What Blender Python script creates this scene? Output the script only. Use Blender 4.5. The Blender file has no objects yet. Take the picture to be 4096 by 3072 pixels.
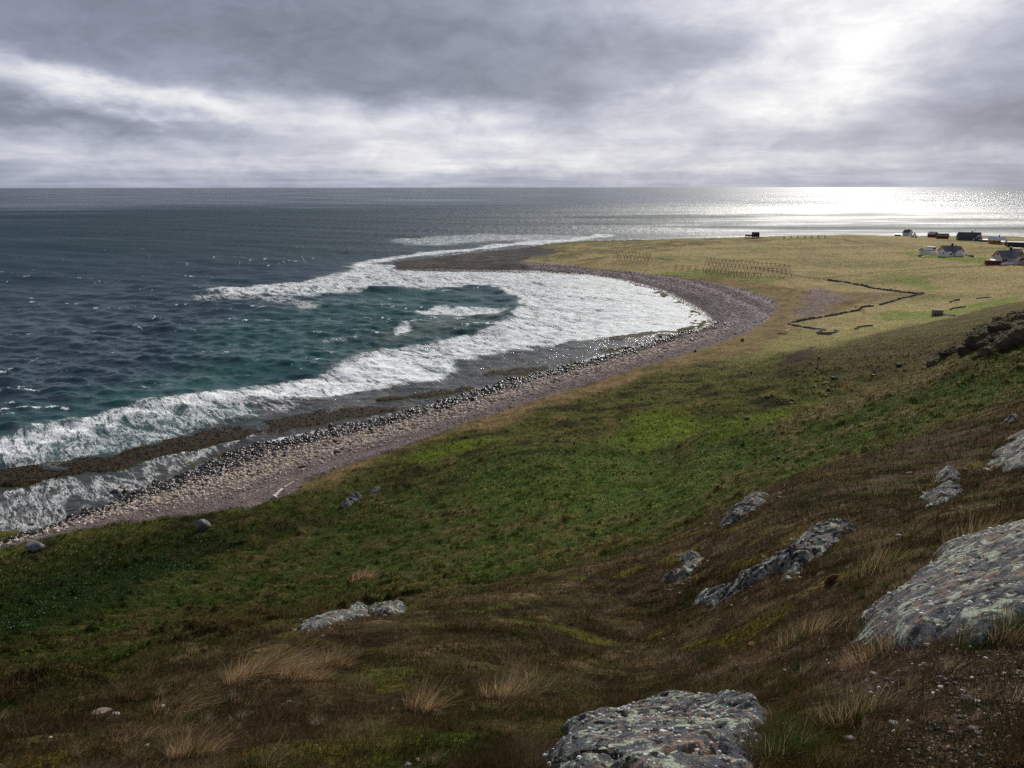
import bpy, math, random
import numpy as np
from mathutils import Vector, Matrix
random.seed(7); RNG = np.random.default_rng(7)
C = bpy.context.scene.collection
R = math.radians

# ------------------------------------------------------------------ camera model
H = 52.0; PITCH = R(15.6); F = 2819.0
cP, sP = math.cos(PITCH), math.sin(PITCH)
def ray(px, py):
    u = (np.asarray(px, float) - 2048) / F; v = (np.asarray(py, float) - 1536) / F
    return u, cP - v * sP, -sP - v * cP
def polar(px, py):                       # azimuth and fall per metre of the sight line through a pixel
    x, y, z = ray(px, py); h = np.hypot(x, y)
    return np.arctan2(x, y), -z / h
cam_data = bpy.data.cameras.new('camera'); cam = bpy.data.objects.new('camera', cam_data); C.objects.link(cam)
cam.location = (0, 0, H); cam.rotation_euler = (R(90) - PITCH, R(0.06), 0)
cam_data.sensor_width = 36; cam_data.lens = 36 * F / 4096; cam_data.clip_start = 0.1; cam_data.clip_end = 200000
sc = bpy.context.scene; sc.camera = cam

# ------------------------------------------------------------------ small helpers
def mk(name, V, Fc, mat=None, parent=None, smooth=True, attrs=None, mats=None):
    V = np.asarray(V, np.float32).reshape(-1, 3)
    me = bpy.data.meshes.new(name)
    if isinstance(Fc, np.ndarray):
        k = Fc.shape[1]; n = len(Fc)
        me.vertices.add(len(V)); me.vertices.foreach_set('co', V.ravel())
        me.loops.add(n * k); me.loops.foreach_set('vertex_index', Fc.astype(np.int32).ravel())
        me.polygons.add(n); me.polygons.foreach_set('loop_start', np.arange(0, n * k, k, dtype=np.int32))
        me.polygons.foreach_set('loop_total', np.full(n, k, np.int32))
        me.update(calc_edges=True)
    else:
        me.from_pydata(V.tolist(), [], Fc); me.update()
    me.polygons.foreach_set('use_smooth', np.full(len(me.polygons), smooth))
    for k, a in (attrs or {}).items():
        a = np.asarray(a, np.float32)
        if a.ndim == 1:
            at = me.attributes.new(k, 'FLOAT', 'POINT'); at.data.foreach_set('value', a)
        else:
            if a.shape[1] == 3: a = np.c_[a, np.ones(len(a), np.float32)]
            at = me.attributes.new(k, 'FLOAT_COLOR', 'POINT'); at.data.foreach_set('color', a.ravel().astype(np.float32))
    if mat: me.materials.append(mat)
    o = bpy.data.objects.new(name, me); C.objects.link(o)
    if parent: o.parent = parent
    return o
def tag(o, label=None, cat=None, group=None, kind=None):
    for k, v in (('label', label), ('category', cat), ('group', group), ('kind', kind)):
        if v: o[k] = v
    return o
def empty(name, loc, rz=0, label=None, cat=None, group=None):
    o = bpy.data.objects.new(name, None); C.objects.link(o); o.location = loc; o.rotation_euler = (0, 0, rz)
    o.empty_display_size = 0.3
    return tag(o, label, cat, group)
def copy_tree(o, parent=None):
    c = o.copy(); C.objects.link(c)
    if parent: c.parent = parent
    for ch in o.children: copy_tree(ch, c)
    return c
def sstep(a, b, x):
    t = np.clip((x - a) / (b - a), 0, 1); return t * t * (3 - 2 * t)

_P = np.random.default_rng(3).permutation(256).astype(np.int32); _P = np.r_[_P, _P]
_G = np.stack([np.cos(np.arange(16) * math.pi / 8), np.sin(np.arange(16) * math.pi / 8)], 1).astype(np.float32)
def pnoise(x, y, seed=0):
    x = np.asarray(x, np.float64) + seed * 17.31; y = np.asarray(y, np.float64) - seed * 9.17
    xi = np.floor(x).astype(np.int64); yi = np.floor(y).astype(np.int64)
    xf = (x - xi).astype(np.float32); yf = (y - yi).astype(np.float32)
    xi &= 255; yi &= 255
    u = xf * xf * xf * (xf * (xf * 6 - 15) + 10); v = yf * yf * yf * (yf * (yf * 6 - 15) + 10)
    def g(ix, iy, fx, fy):
        k = _P[_P[ix & 255] + (iy & 255)] & 15; return _G[k, 0] * fx + _G[k, 1] * fy
    a = g(xi, yi, xf, yf); b = g(xi + 1, yi, xf - 1, yf); c = g(xi, yi + 1, xf, yf - 1); d = g(xi + 1, yi + 1, xf - 1, yf - 1)
    return (a + u * (b - a) + v * ((c + u * (d - c)) - (a + u * (b - a)))) * 1.4
def fbm(x, y, oct=4, seed=0, gain=0.5):
    s = 0; a = 1; t = 0
    for i in range(oct):
        s = s + a * pnoise(x * 2 ** i, y * 2 ** i, seed + i * 3); t += a; a *= gain
    return s / t
def sdf(X, Y, poly, margin=1e9):
    """signed distance to a polygon, positive inside"""
    poly = np.asarray(poly, float); out = np.full(X.shape, -margin, np.float32)
    mn = poly.min(0) - margin; mx = poly.max(0) + margin
    m = (X > mn[0]) & (X < mx[0]) & (Y > mn[1]) & (Y < mx[1])
    if not m.any(): return out
    x = X[m]; y = Y[m]; d2 = np.full(x.shape, 1e18); ins = np.zeros(x.shape, bool)
    n = len(poly)
    for i in range(n):
        ax, ay = poly[i]; bx, by = poly[(i + 1) % n]; ex, ey = bx - ax, by - ay
        L = ex * ex + ey * ey + 1e-12
        t = np.clip(((x - ax) * ex + (y - ay) * ey) / L, 0, 1)
        d2 = np.minimum(d2, (x - ax - t * ex) ** 2 + (y - ay - t * ey) ** 2)
        c = ((ay > y) != (by > y)) & (x < ex * (y - ay) / (ey if abs(ey) > 1e-12 else 1e-12) + ax)
        ins ^= c
    d = np.sqrt(d2); out[m] = np.where(ins, d, -d)
    return out
def dist_line(X, Y, line, margin=1e9):
    line = np.asarray(line, float); out = np.full(X.shape, margin, np.float32)
    mn = line.min(0) - margin; mx = line.max(0) + margin
    m = (X > mn[0]) & (X < mx[0]) & (Y > mn[1]) & (Y < mx[1])
    if not m.any(): return out
    x = X[m]; y = Y[m]; d2 = np.full(x.shape, 1e18)
    for (ax, ay), (bx, by) in zip(line[:-1], line[1:]):
        ex, ey = bx - ax, by - ay
        t = np.clip(((x - ax) * ex + (y - ay) * ey) / (ex * ex + ey * ey + 1e-12), 0, 1)
        d2 = np.minimum(d2, (x - ax - t * ex) ** 2 + (y - ay - t * ey) ** 2)
    out[m] = np.sqrt(d2); return out
def sea_hit(pts, z=0.0):
    p = np.asarray(pts, float); x, y, dz = ray(p[:, 0], p[:, 1]); t = (H - z) / -dz
    return np.c_[x * t, y * t]

# ------------------------------------------------------------------ node helpers
class NT:
    def __init__(s, tree): s.t = tree; s.n = tree.nodes; s.l = tree.links
    def new(s, typ, **kw):
        n = s.n.new(typ)
        for k, v in kw.items(): setattr(n, k, v)
        return n
    def put(s, sock, v):
        if isinstance(v, X): s.l.new(v.s, sock)
        elif isinstance(v, bpy.types.NodeSocket): s.l.new(v, sock)
        elif v is not None: sock.default_value = v
    def math(s, op, *a, clamp=False):
        n = s.new('ShaderNodeMath', operation=op, use_clamp=clamp)
        for i, v in enumerate(a): s.put(n.inputs[i], v)
        return X(s, n.outputs[0])
    def comb(s, x, y, z=0.0):
        n = s.new('ShaderNodeCombineXYZ')
        for i, v in enumerate((x, y, z)): s.put(n.inputs[i], v)
        return X(s, n.outputs[0])
    def sep(s, v):
        n = s.new('ShaderNodeSeparateXYZ'); s.put(n.inputs[0], v); return [X(s, o) for o in n.outputs]
    def noise(s, vec, scale, detail=3.0, rough=0.5, dist=0.0, dim='3D'):
        n = s.new('ShaderNodeTexNoise', noise_dimensions=dim); s.put(n.inputs['Vector'], vec)
        n.inputs['Scale'].default_value = scale; n.inputs['Detail'].default_value = detail
        n.inputs['Roughness'].default_value = rough; n.inputs['Distortion'].default_value = dist
        return X(s, n.outputs[0])
    def voro(s, vec, scale, feature='F1', out='Distance', rand=1.0):
        n = s.new('ShaderNodeTexVoronoi', feature=feature); s.put(n.inputs['Vector'], vec)
        n.inputs['Scale'].default_value = scale; n.inputs['Randomness'].default_value = rand
        return X(s, n.outputs[out])
    def mix(s, f, a, b, blend='MIX'):
        n = s.new('ShaderNodeMix', data_type='RGBA', blend_type=blend)
        s.put(n.inputs[0], f); s.put(n.inputs[6], a); s.put(n.inputs[7], b); return X(s, n.outputs[2])
    def ramp(s, f, a, b, lo=0.0, hi=1.0):
        n = s.new('ShaderNodeMapRange', interpolation_type='SMOOTHSTEP'); s.put(n.inputs[0], f)
        for i, v in enumerate((a, b, lo, hi)): s.put(n.inputs[i + 1], v)
        return X(s, n.outputs[0])
    def attr(s, name, out='Fac'):
        n = s.new('ShaderNodeAttribute', attribute_name=name); return X(s, n.outputs[out])
    def pos(s): return X(s, s.new('ShaderNodeNewGeometry').outputs['Position'])
    def obj(s): return X(s, s.new('ShaderNodeTexCoord').outputs['Object'])
    def scale(s, v, k):
        n = s.new('ShaderNodeVectorMath', operation='MULTIPLY'); s.put(n.inputs[0], v); n.inputs[1].default_value = k
        return X(s, n.outputs[0])
    def bump(s, h, strength=0.5, dist=0.1, normal=None):
        n = s.new('ShaderNodeBump'); s.put(n.inputs['Height'], h); s.put(n.inputs['Strength'], strength)
        n.inputs['Distance'].default_value = dist
        if normal is not None: s.put(n.inputs['Normal'], normal)
        return X(s, n.outputs[0])
class X:
    def __init__(s, nt, sock): s.nt = nt; s.s = sock
    def __add__(s, o): return s.nt.math('ADD', s, o)
    __radd__ = __add__
    def __sub__(s, o): return s.nt.math('SUBTRACT', s, o)
    def __rsub__(s, o): return s.nt.math('SUBTRACT', o, s)
    def __mul__(s, o): return s.nt.math('MULTIPLY', s, o)
    __rmul__ = __mul__
    def __truediv__(s, o): return s.nt.math('DIVIDE', s, o)
def material(name, rough=0.8, spec=0.3):
    m = bpy.data.materials.new(name); m.use_nodes = True; nt = NT(m.node_tree)
    b = nt.n['Principled BSDF']; b.inputs['Roughness'].default_value = rough; b.inputs['Specular IOR Level'].default_value = spec
    return m, nt, b
_pm = {}
def paint(name, col, rough=0.7, var=0.25, scale=3.0, spec=0.3, bump=0.0):
    """plain surface with worn, uneven tone"""
    if name in _pm: return _pm[name]
    m, nt, b = material(name, rough, spec)
    p = nt.obj(); n = nt.noise(p, scale, 5, 0.6)
    k = nt.ramp(n, 0.25, 0.75, 1 - var, 1 + var)
    mx = nt.new('ShaderNodeVectorMath', operation='SCALE'); mx.inputs[0].default_value = col; nt.put(mx.inputs['Scale'], k)
    nt.put(b.inputs['Base Color'], mx.outputs[0])
    if bump: nt.put(b.inputs['Normal'], nt.bump(nt.noise(p, scale * 6, 4), bump, 0.05))
    _pm[name] = m; return m
# ------------------------------------------------------------------ lie of the land
CP = []                                  # (azimuth, ln distance, height)
def cd(px, py, d):
    th, s = polar(px, py); CP.append((float(th), math.log(d), H - float(s) * d))
def cz(px, py, z):
    th, s = polar(px, py); d = (H - z) / float(s); CP.append((float(th), math.log(d), z))
def cb(px, py, d, z):
    th, s = polar(px, py); CP.append((float(th), math.log(d), z))
for px in (-300, 300, 1000, 2048, 3000, 4400): cb(px, 3000, 0.9, 50.15)
for px, d in ((-250, 5.6), (400, 4.4), (1000, 3.5), (2048, 2.95), (2600, 2.8), (3600, 2.6), (4096, 2.5), (4600, 2.4)): cd(px, 3072, d)
# heath shoulder by the photographer and the break of its edge
EDGE = [(-250, 2960, 7.5), (0, 2880, 8.0), (400, 2755, 9.0), (800, 2630, 10.0), (1200, 2500, 11.5), (1600, 2440, 14), (2000, 2350, 17), (2400, 2250, 20),
        (2700, 2160, 21.5), (3060, 1965, 25), (3400, 1840, 29), (3800, 1715, 34), (4096, 1600, 40), (4400, 1500, 46)]
for e in EDGE: cd(*e)
for px, py, d in ((2600, 2500, 12.5), (2600, 2800, 6.0), (3400, 2400, 8.0), (3900, 2300, 6.5), (3400, 2700, 4.6), (4096, 2000, 13), (3700, 1900, 21),
                  (3400, 2050, 15.5), (1500, 2700, 6.8), (800, 2850, 6.0), (2000, 2600, 8.5), (4096, 2600, 4.2), (4096, 1750, 25), (3000, 2250, 13.5)): cd(px, py, d)
# the steeper ground hidden under the edge, then the green slope
for px, py, d in ((-200, 2820, 16), (0, 2730, 20), (400, 2640, 22), (800, 2520, 25), (1200, 2440, 27), (1600, 2380, 30), (2000, 2290, 34), (2400, 2195, 38),
                  (2700, 2110, 41), (3060, 1925, 50), (3400, 1800, 56), (3800, 1680, 58), (4096, 1570, 62), (4400, 1470, 66)): cd(px, py, d)
for px, py, d in ((-200, 2550, 44), (0, 2500, 50), (0, 2300, 82), (500, 2400, 52), (500, 2200, 84), (1000, 2300, 60), (1000, 2120, 88), (1500, 2200, 62), (1500, 2000, 92),
                  (2000, 2150, 56), (2000, 1950, 84), (2600, 2000, 64), (2600, 1850, 88), (3000, 1850, 66), (3300, 1720, 76), (3700, 1600, 80), (4096, 1470, 84), (4400, 1400, 88),
                  (2000, 1800, 104), (2500, 1745, 106), (2900, 1700, 102), (3300, 1635, 96), (3600, 1525, 98), (3830, 1425, 102), (3930, 1330, 106), (4096, 1285, 112), (4400, 1260, 118)): cd(px, py, d)
# back of the spur, out of sight
for px, py, d, z in ((2500, 1745, 116, 8.6), (2900, 1700, 116, 9), (3300, 1635, 118, 13), (3600, 1525, 124, 17), (3830, 1425, 130, 21), (3930, 1330, 138, 24), (4096, 1285, 148, 25), (4400, 1260, 155, 26)): cb(px, py, d, z)
# valley, foot of the slope, plain
for px, py, z in ((2700, 1690, 8.5), (2900, 1640, 9.5), (3100, 1600, 10.5), (3300, 1560, 11.5), (2500, 1640, 7), (2300, 1640, 6), (3500, 1450, 14), (3700, 1400, 15), (3100, 1500, 10.5),
                  (3300, 1450, 12), (3200, 1425, 12), (2900, 1480, 8), (2700, 1520, 7), (3850, 1300, 16), (3600, 1330, 12.5), (3450, 1345, 10.5), (3250, 1395, 8.5), (4096, 1215, 18), (4400, 1180, 19),
                  (2300, 1590, 5), (2000, 1690, 4.6), (1700, 1800, 4.4), (1300, 1920, 4.2), (1100, 1985, 4), (700, 2050, 4), (300, 2120, 4), (0, 2185, 4), (-250, 2230, 4),
                  (3040, 1340, 5), (3130, 1250, 5.2), (2920, 1180, 5), (2700, 1110, 5), (2400, 1075, 4), (2150, 1034, 3.0), (1900, 1036, 2.0), (1650, 1050, 1.5),
                  (2600, 1040, 6), (3000, 1090, 7), (3200, 1130, 7), (3690, 1175, 9), (3290, 1120, 7.2), (3150, 1290, 6), (3790, 1025, 13), (4020, 1055, 14), (3400, 1000, 9.5),
                  (2900, 1000, 8), (3400, 940, 9), (3100, 945, 8), (2700, 955, 6), (2600, 985, 6), (2400, 985, 4.5), (3625, 950, 9.5), (3870, 962, 10.5), (4000, 980, 11.5), (4090, 990, 12.5), (4400, 1010, 14),
                  (4096, 1110, 13), (4096, 1170, 13), (3800, 1200, 10.5), (3750, 1262, 12), (3500, 1290, 9.5), (3300, 1335, 7.4), (3450, 1200, 8), (3900, 1100, 12), (4400, 1120, 15)): cz(px, py, z)
# seaward fall beyond the crest of the plain
for px, py, d, z in ((2500, 950, 720, 0.5), (2700, 950, 740, 1), (3100, 940, 800, 1), (3400, 935, 840, 1), (3700, 950, 880, 1), (4000, 970, 900, 2), (4400, 1000, 900, 2),
                     (2100, 990, 640, 0), (1700, 1030, 540, 0), (2500, 950, 1000, -6), (3400, 930, 1050, -6), (4400, 1000, 1100, -6), (1700, 1000, 700, -4),
                     (0, 2100, 150, -1), (1000, 1750, 190, -1), (-300, 2100, 160, -1.5), (0, 1800, 260, -5), (1000, 1500, 300, -5), (500, 1200, 600, -8), (1500, 1300, 380, -5)): cb(px, py, d, z)
CP = np.array(CP); TS = 3.0
def _tps():
    p = np.c_[CP[:, 0] * TS, CP[:, 1]]; n = len(p)
    r2 = ((p[:, None] - p[None]) ** 2).sum(-1); K = 0.5 * r2 * np.log(r2 + 1e-12) + np.eye(n) * 0.0015
    A = np.zeros((n + 3, n + 3)); A[:n, :n] = K; A[:n, n] = 1; A[:n, n + 1:] = p; A[n, :n] = 1; A[n + 1:, :n] = p.T
    return p, np.linalg.solve(A, np.r_[CP[:, 2], 0, 0, 0])
_tp, _tw = _tps()
def tps(th, ln):
    sh = np.shape(th); th = np.clip(np.ravel(th), -0.80, 0.80) * TS; ln = np.ravel(ln); out = np.empty(len(th))
    for i in range(0, len(th), 40000):
        a = th[i:i + 40000]; b = ln[i:i + 40000]
        r2 = (a[:, None] - _tp[None, :, 0]) ** 2 + (b[:, None] - _tp[None, :, 1]) ** 2
        r2 = r2.astype(np.float32) + 1e-9
        out[i:i + 40000] = (0.5 * r2 * np.log(r2)) @ _tw[:-3].astype(np.float32) + _tw[-3] + _tw[-2] * a + _tw[-1] * b
    return out.reshape(sh)
# shore line of the bay (pixel trace laid on the sea plane), closed round the land side
SHORE = [(-900, 2320), (-300, 2200), (0, 2178), (136, 2132), (305, 2066), (488, 1985), (746, 1890), (983, 1790), (1190, 1744), (1332, 1713), (1506, 1666), (1633, 1640), (1712, 1622), (1983, 1538), (2186, 1487), (2484, 1403), (2680, 1341), (2794, 1316), (2835, 1290),
         (2800, 1255), (2740, 1215), (2640, 1165), (2500, 1125), (2350, 1100), (2200, 1093), (2000, 1090), (1800, 1086), (1650, 1082), (1500, 1080), (1410, 1082), (1450, 1064), (1640, 1036), (1800, 1018), (1950, 1000),
         (2100, 984), (2250, 972), (2400, 960)]
SH = sea_hit(SHORE)
LAND = np.r_[SH, [(250, 760), (420, 900), (900, 1100), (1500, 1200), (2500, 0), (0, -200), (-900, -100)]]
def zland(x, y, z=None, s=None):
    th = np.arctan2(x, y); d = np.hypot(x, y)
    if z is None: z = tps(th, np.log(np.maximum(d, 0.5)))
    if s is None: s = sdf(x, y, LAND, 70)
    prof = np.where(s > 0, 0.13 * s + 0.05, np.maximum(0.06 * s, -4.2))
    rocky = sstep(330, 400, d) * sstep(0.12, 0.02, th)       # the headland stands up as low rock ledges
    prof = np.where(s > 0, prof + rocky * np.minimum(.8, 0.22 * s), prof)
    k = 0.6; h = np.clip(0.5 + 0.5 * (z - prof) / k, 0, 1); zm = z + (prof - z) * h - k * h * (1 - h)
    far = s < 55
    return np.where(far, zm, z)
_LD = np.linspace(math.log(1.5), math.log(1150), 900)
def hits(pts, first=True):
    """first point where each sight line meets the smooth ground"""
    out = []
    for px, py in pts:
        th, s = polar(px, py); th = float(th); s = float(s); d = np.exp(_LD)
        zz = zland(d * math.sin(th), d * math.cos(th)); f = (H - s * d) - zz
        i = np.argmax(f < 0) if (f < 0).any() else len(d) - 1
        i = max(i, 1); t = f[i - 1] / (f[i - 1] - f[i] + 1e-9); dd = d[i - 1] + t * (d[i] - d[i - 1])
        out.append((dd * math.sin(th), dd * math.cos(th), H - s * dd))
    return np.array(out)
def hit(px, py): return hits([(px, py)])[0]
def ground_z(x, y): return float(zland(np.array([x], float), np.array([y], float))[0])
CLOUD_A = 0.68
BLOBS = [(3680, 30, 700, 210, .46, 12), (3400, 200, 500, 120, .18, 20), (2850, 10, 620, 75, .34, 0), (120, 325, 380, 58, .30, -6), (680, 410, 460, 42, .28, -8), (1500, 465, 560, 60, .30, -3), (1850, 590, 800, 70, .28, 0),
         (120, 590, 330, 70, .20, 0), (900, 640, 600, 45, .10, 0), (2780, 330, 330, 60, .20, 25), (3250, 400, 300, 70, .20, 10), (3990, 440, 280, 130, -.12, -8), (3100, 640, 1300, 26, .13, 0),
         (3200, 520, 900, 220, .15, 0), (1700, 520, 1500, 190, .13, 0), (1100, 150, 1100, 130, -.03, 0), (2350, 400, 550, 80, -.10, 0), (350, 475, 520, 45, -.14, -4), (1700, 330, 700, 60, -.05, -4), (3000, 550, 500, 50, -.06, 0)]
# ------------------------------------------------------------------ ground sheet
def soft(X_, Y_, pts, feather, on='land', rough=0.5, noise_scale=None, seed=0):
    """0..1 cover of a traced patch of ground, its border broken up by noise (feather in metres)"""
    poly = hits(pts)[:, :2] if on == 'land' else sea_hit(pts)
    mg = feather * 4; s = sdf(X_, Y_, poly, mg); out = (s > 0).astype(np.float32)
    m = np.abs(s) < mg * .999; ns = noise_scale or feather * 2.5
    v = s[m] + feather * rough * 2 * fbm(X_[m] / ns, Y_[m] / ns, 3, seed)
    out[m] = sstep(-feather * .5, feather * .5, v)
    return out
def lerp(a, b, w): return a + (np.asarray(b, np.float32) - a) * w[..., None]
th1 = np.arange(-0.80, 0.8001, 0.0015)
th_ = np.r_[np.linspace(-1.15, -0.81, 24), th1, np.linspace(0.81, 1.15, 24)]
ln_ = np.r_[np.linspace(math.log(0.5), math.log(1.9), 30)[:-1], np.arange(math.log(1.9), math.log(24), 0.0044), np.arange(math.log(24), math.log(1150), 0.0062)]
T_, L_ = np.meshgrid(th_, ln_); GD = np.exp(L_); GX = GD * np.sin(T_); GY = GD * np.cos(T_)
NR, NC = GX.shape
_lc = np.linspace(ln_[0], ln_[-1], 420); _tc = np.linspace(th_[0], th_[-1], 360)
_zc = tps(*np.meshgrid(_tc, _lc))                              # smooth base shape, evaluated coarsely
def _up(A):
    i = np.interp(ln_, _lc, np.arange(len(_lc))); k = np.interp(th_, _tc, np.arange(len(_tc)))
    i0 = np.clip(i.astype(int), 0, len(_lc) - 2); k0 = np.clip(k.astype(int), 0, len(_tc) - 2); a = (i - i0)[:, None]; c = (k - k0)[None, :]
    r = A[i0] * (1 - a) + A[i0 + 1] * a
    return r[:, k0] * (1 - c) + r[:, k0 + 1] * c
shore = sdf(GX, GY, LAND, 70)
GZ = zland(GX, GY, _up(_zc), shore)
_eth = np.array([polar(e[0], e[1])[0] for e in EDGE]); _ed = np.array([e[2] for e in EDGE])
edge_d = np.interp(T_, _eth, _ed)
lr = np.log(GD / edge_d)
heath = sstep(0.28, -0.02, lr + 0.10 * fbm(GX / 3, GY / 3, 3, 5))
f1 = fbm(GX / 18, GY / 18, 4, 1); f2 = fbm(GX / 5, GY / 5, 4, 2); f3 = fbm(GX / 1.6, GY / 1.6, 4, 3); f4 = fbm(GX / 0.5, GY / 0.5, 3, 4); f5 = fbm(GX / .16, GY / .16, 3, 8)
f0 = fbm(GX / 70, GY / 40, 4, 9)
plain = sstep(175, 240, GD + 15 * f1) * sstep(-0.5, 3.0, GZ)
# traced patches
BEACH_IN = [(-300, 2240), (0, 2192), (300, 2118), (700, 2060), (1000, 2026), (1165, 1974), (1222, 1922), (1380, 1862), (1506, 1823), (1620, 1780), (1750, 1735), (1881, 1683), (2221, 1574), (2492, 1487), (2680, 1434), (2933, 1358), (3060, 1286), (3108, 1236), (3085, 1194), (2980, 1160),
            (2830, 1130), (2700, 1108), (2500, 1085), (2300, 1065), (2150, 1052), (2050, 1045)]
bi = hits(BEACH_IN)[:, :2]
_w0 = [i for i, q in enumerate(SHORE) if q == (2000, 1090)][0]
beach_poly = np.r_[bi, SH[:_w0 + 1][::-1]]
sb = sdf(GX, GY, beach_poly, 60)
beach = sstep(-1.2, 1.2, sb + 2.0 * f2)
_sd_in = np.minimum(dist_line(GX, GY, bi, 60), 60)            # metres from the upper edge of the shingle
dry = soft(GX, GY, [(1180, 1980), (1500, 1822), (1880, 1682), (2300, 1545), (2700, 1425), (3050, 1285), (3100, 1235), (2970, 1155), (2700, 1104), (2900, 1110), (3150, 1150), (3330, 1165), (3640, 1178), (3600, 1190), (3400, 1232), (3160, 1290),
                        (3180, 1340), (3020, 1400), (2800, 1450), (2500, 1540), (2250, 1610), (2050, 1680), (1750, 1760), (1500, 1835), (1300, 1930)], 7, seed=11)
rockflat = sstep(0.06, -0.03, T_ + 0.06 * f1) * sstep(300, 345, GD) * sstep(-1.5, 0.5, shore) * (GZ > -1)
rockflat = np.maximum(rockflat, soft(GX, GY, [(1440, 1080), (1480, 1060), (1640, 1034), (1830, 1012), (2050, 990), (2150, 985), (2250, 1005), (2140, 1030), (2080, 1048), (2160, 1085), (2230, 1096), (2000, 1096), (1800, 1090), (1650, 1085)], 8, seed=12))
olive = soft(GX, GY, [(2130, 1030), (2200, 985), (2400, 955), (2700, 940), (3060, 935), (3100, 960), (2800, 985), (2520, 1012), (2420, 1070), (2200, 1045)], 22, seed=13)
lawn = soft(GX, GY, [(3590, 1012), (3700, 1012), (3850, 1030), (3960, 1030), (3990, 1060), (3900, 1052), (3780, 1042), (3660, 1030)], 6, seed=14)
lawn = np.maximum(lawn, 0.8 * soft(GX, GY, [(3480, 1108), (3560, 1100), (3680, 1120), (3760, 1150), (3720, 1165), (3640, 1145)], 7, seed=15))
lawn = np.maximum(lawn, 0.7 * soft(GX, GY, [(2560, 1100), (2800, 1075), (2900, 1095), (3100, 1120), (3080, 1135), (2860, 1120), (2750, 1110)], 5, seed=16))
lawn = np.maximum(lawn, 0.9 * soft(GX, GY, [(3560, 1240), (3750, 1245), (4096, 1185), (4096, 1200), (3900, 1245), (3700, 1280), (3520, 1275)], 6, seed=17))
pave = np.maximum(soft(GX, GY, [(3230, 1170), (3290, 1155), (3400, 1190), (3370, 1210), (3280, 1255), (3170, 1275), (3200, 1225)], 7, seed=18), .7 * soft(GX, GY, [(3480, 1170), (3530, 1178), (3520, 1195), (3480, 1195)], 5, seed=19))
lime = soft(GX, GY, [(2400, 1775), (2470, 1720), (2540, 1665), (2640, 1645), (2760, 1665), (2780, 1740), (2700, 1775), (2560, 1790)], 6, seed=20)
lime = np.maximum(lime, .8 * soft(GX, GY, [(1620, 1830), (1850, 1760), (1960, 1745), (2040, 1735), (1960, 1780), (1800, 1820), (1650, 1860)], 4, seed=21))
lime = np.maximum(lime, .8 * soft(GX, GY, [(2760, 1690), (3000, 1665), (3200, 1625), (3330, 1600), (3360, 1610), (3200, 1670), (2950, 1715)], 6, seed=22))
leafy = soft(GX, GY, [(-400, 2260), (0, 2210), (300, 2150), (650, 2120), (900, 2130), (920, 2200), (700, 2330), (450, 2400), (300, 2480), (0, 2560), (-400, 2600)], 4, seed=23)
flowery = soft(GX, GY, [(1800, 1900), (2100, 1830), (2500, 1780), (2900, 1790), (2960, 1850), (2850, 1960), (2500, 2060), (2100, 2060), (1850, 2000)], 5, seed=24)
spur = soft(GX, GY, [(3180, 1640), (3480, 1530), (3800, 1400), (3830, 1440), (3700, 1530), (3500, 1610), (3250, 1690), (3120, 1700)], 6, seed=25)
bare = soft(GX, GY, [(3110, 1468), (3190, 1405), (3250, 1385), (3260, 1405), (3235, 1440), (3160, 1470)], 2, seed=26)
kelp = soft(GX, GY, [(-700, 2090), (0, 1880), (160, 1856), (300, 1838), (440, 1822), (480, 1800), (620, 1770), (700, 1748), (800, 1722), (960, 1695), (1120, 1668), (1300, 1632), (1440, 1622), (1580, 1628), (1600, 1645),
                        (1480, 1668), (1250, 1702), (1050, 1742), (900, 1768), (700, 1812), (450, 1880), (250, 1905), (160, 1928), (0, 1935), (-700, 2140)], 2.2, 'sea', rough=.7, noise_scale=5, seed=27)
kelp = np.maximum(kelp, .9 * soft(GX, GY, [(1500, 1592), (1680, 1572), (1880, 1545), (1900, 1556), (1720, 1588), (1540, 1600)], 2.5, 'sea', rough=1, seed=28))
kelp = np.maximum(kelp, .9 * soft(GX, GY, [(1960, 1480), (2180, 1465), (2220, 1478), (2060, 1498), (1930, 1505)], 2.5, 'sea', rough=1, seed=29))
kelp = np.maximum(kelp, soft(GX, GY, [(2400, 1352), (2520, 1335), (2700, 1318), (2760, 1308), (2745, 1322), (2560, 1346), (2440, 1362)], 2.5, 'sea', rough=1, seed=30))
_kin = sstep(0.5, -3, shore); kelp *= _kin
hill = (1 - heath) * (1 - plain) * (1 - beach)
hollow = sstep(0.06, 0.22, fbm(GX / 10, GY / 6, 4, 33)) * sstep(75, 105, GD) * sstep(290, 230, GD)      # heather mats
tus = sstep(0.10, 0.45, fbm(GX / 1.1, GY / 1.1, 3, 35)) ; tusL = sstep(0.0, 0.5, f1 + f2 * .7)
# height detail
_w = sstep(0.6, 2.5, GD)
dz = heath * (0.045 * f4 + 0.10 * f3 + 0.012 * f5) * _w
_hd = (1 - heath) * (1 - beach)
dz += _hd * (1 - plain) * (0.26 * f3 + 0.62 * f2 + 0.65 * f1 * sstep(30, 70, GD) + 0.26 * tus)
dz += _hd * plain * (0.22 * f2 + 0.5 * f1 + 0.9 * f0 + 0.12 * f3) * sstep(0, 3, GZ)
dz += beach * (0.10 * f3 + 0.18 * f2 + 0.22 * np.sin(shore * 0.75 + 2 * f1) * sstep(3, 10, shore))
led = np.abs(fbm(GX / 16, GY / 5, 4, 41)); step = np.floor(led * 7 + .5 * f2) / 7
dz = dz * (1 - rockflat) + rockflat * (1.1 * step + 0.25 * np.abs(f2) + .15 * f3 - .2) * sstep(-1, 3, shore)
dz += bare * (0.3 * f3 - .3)
GZ2 = GZ + dz
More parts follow.
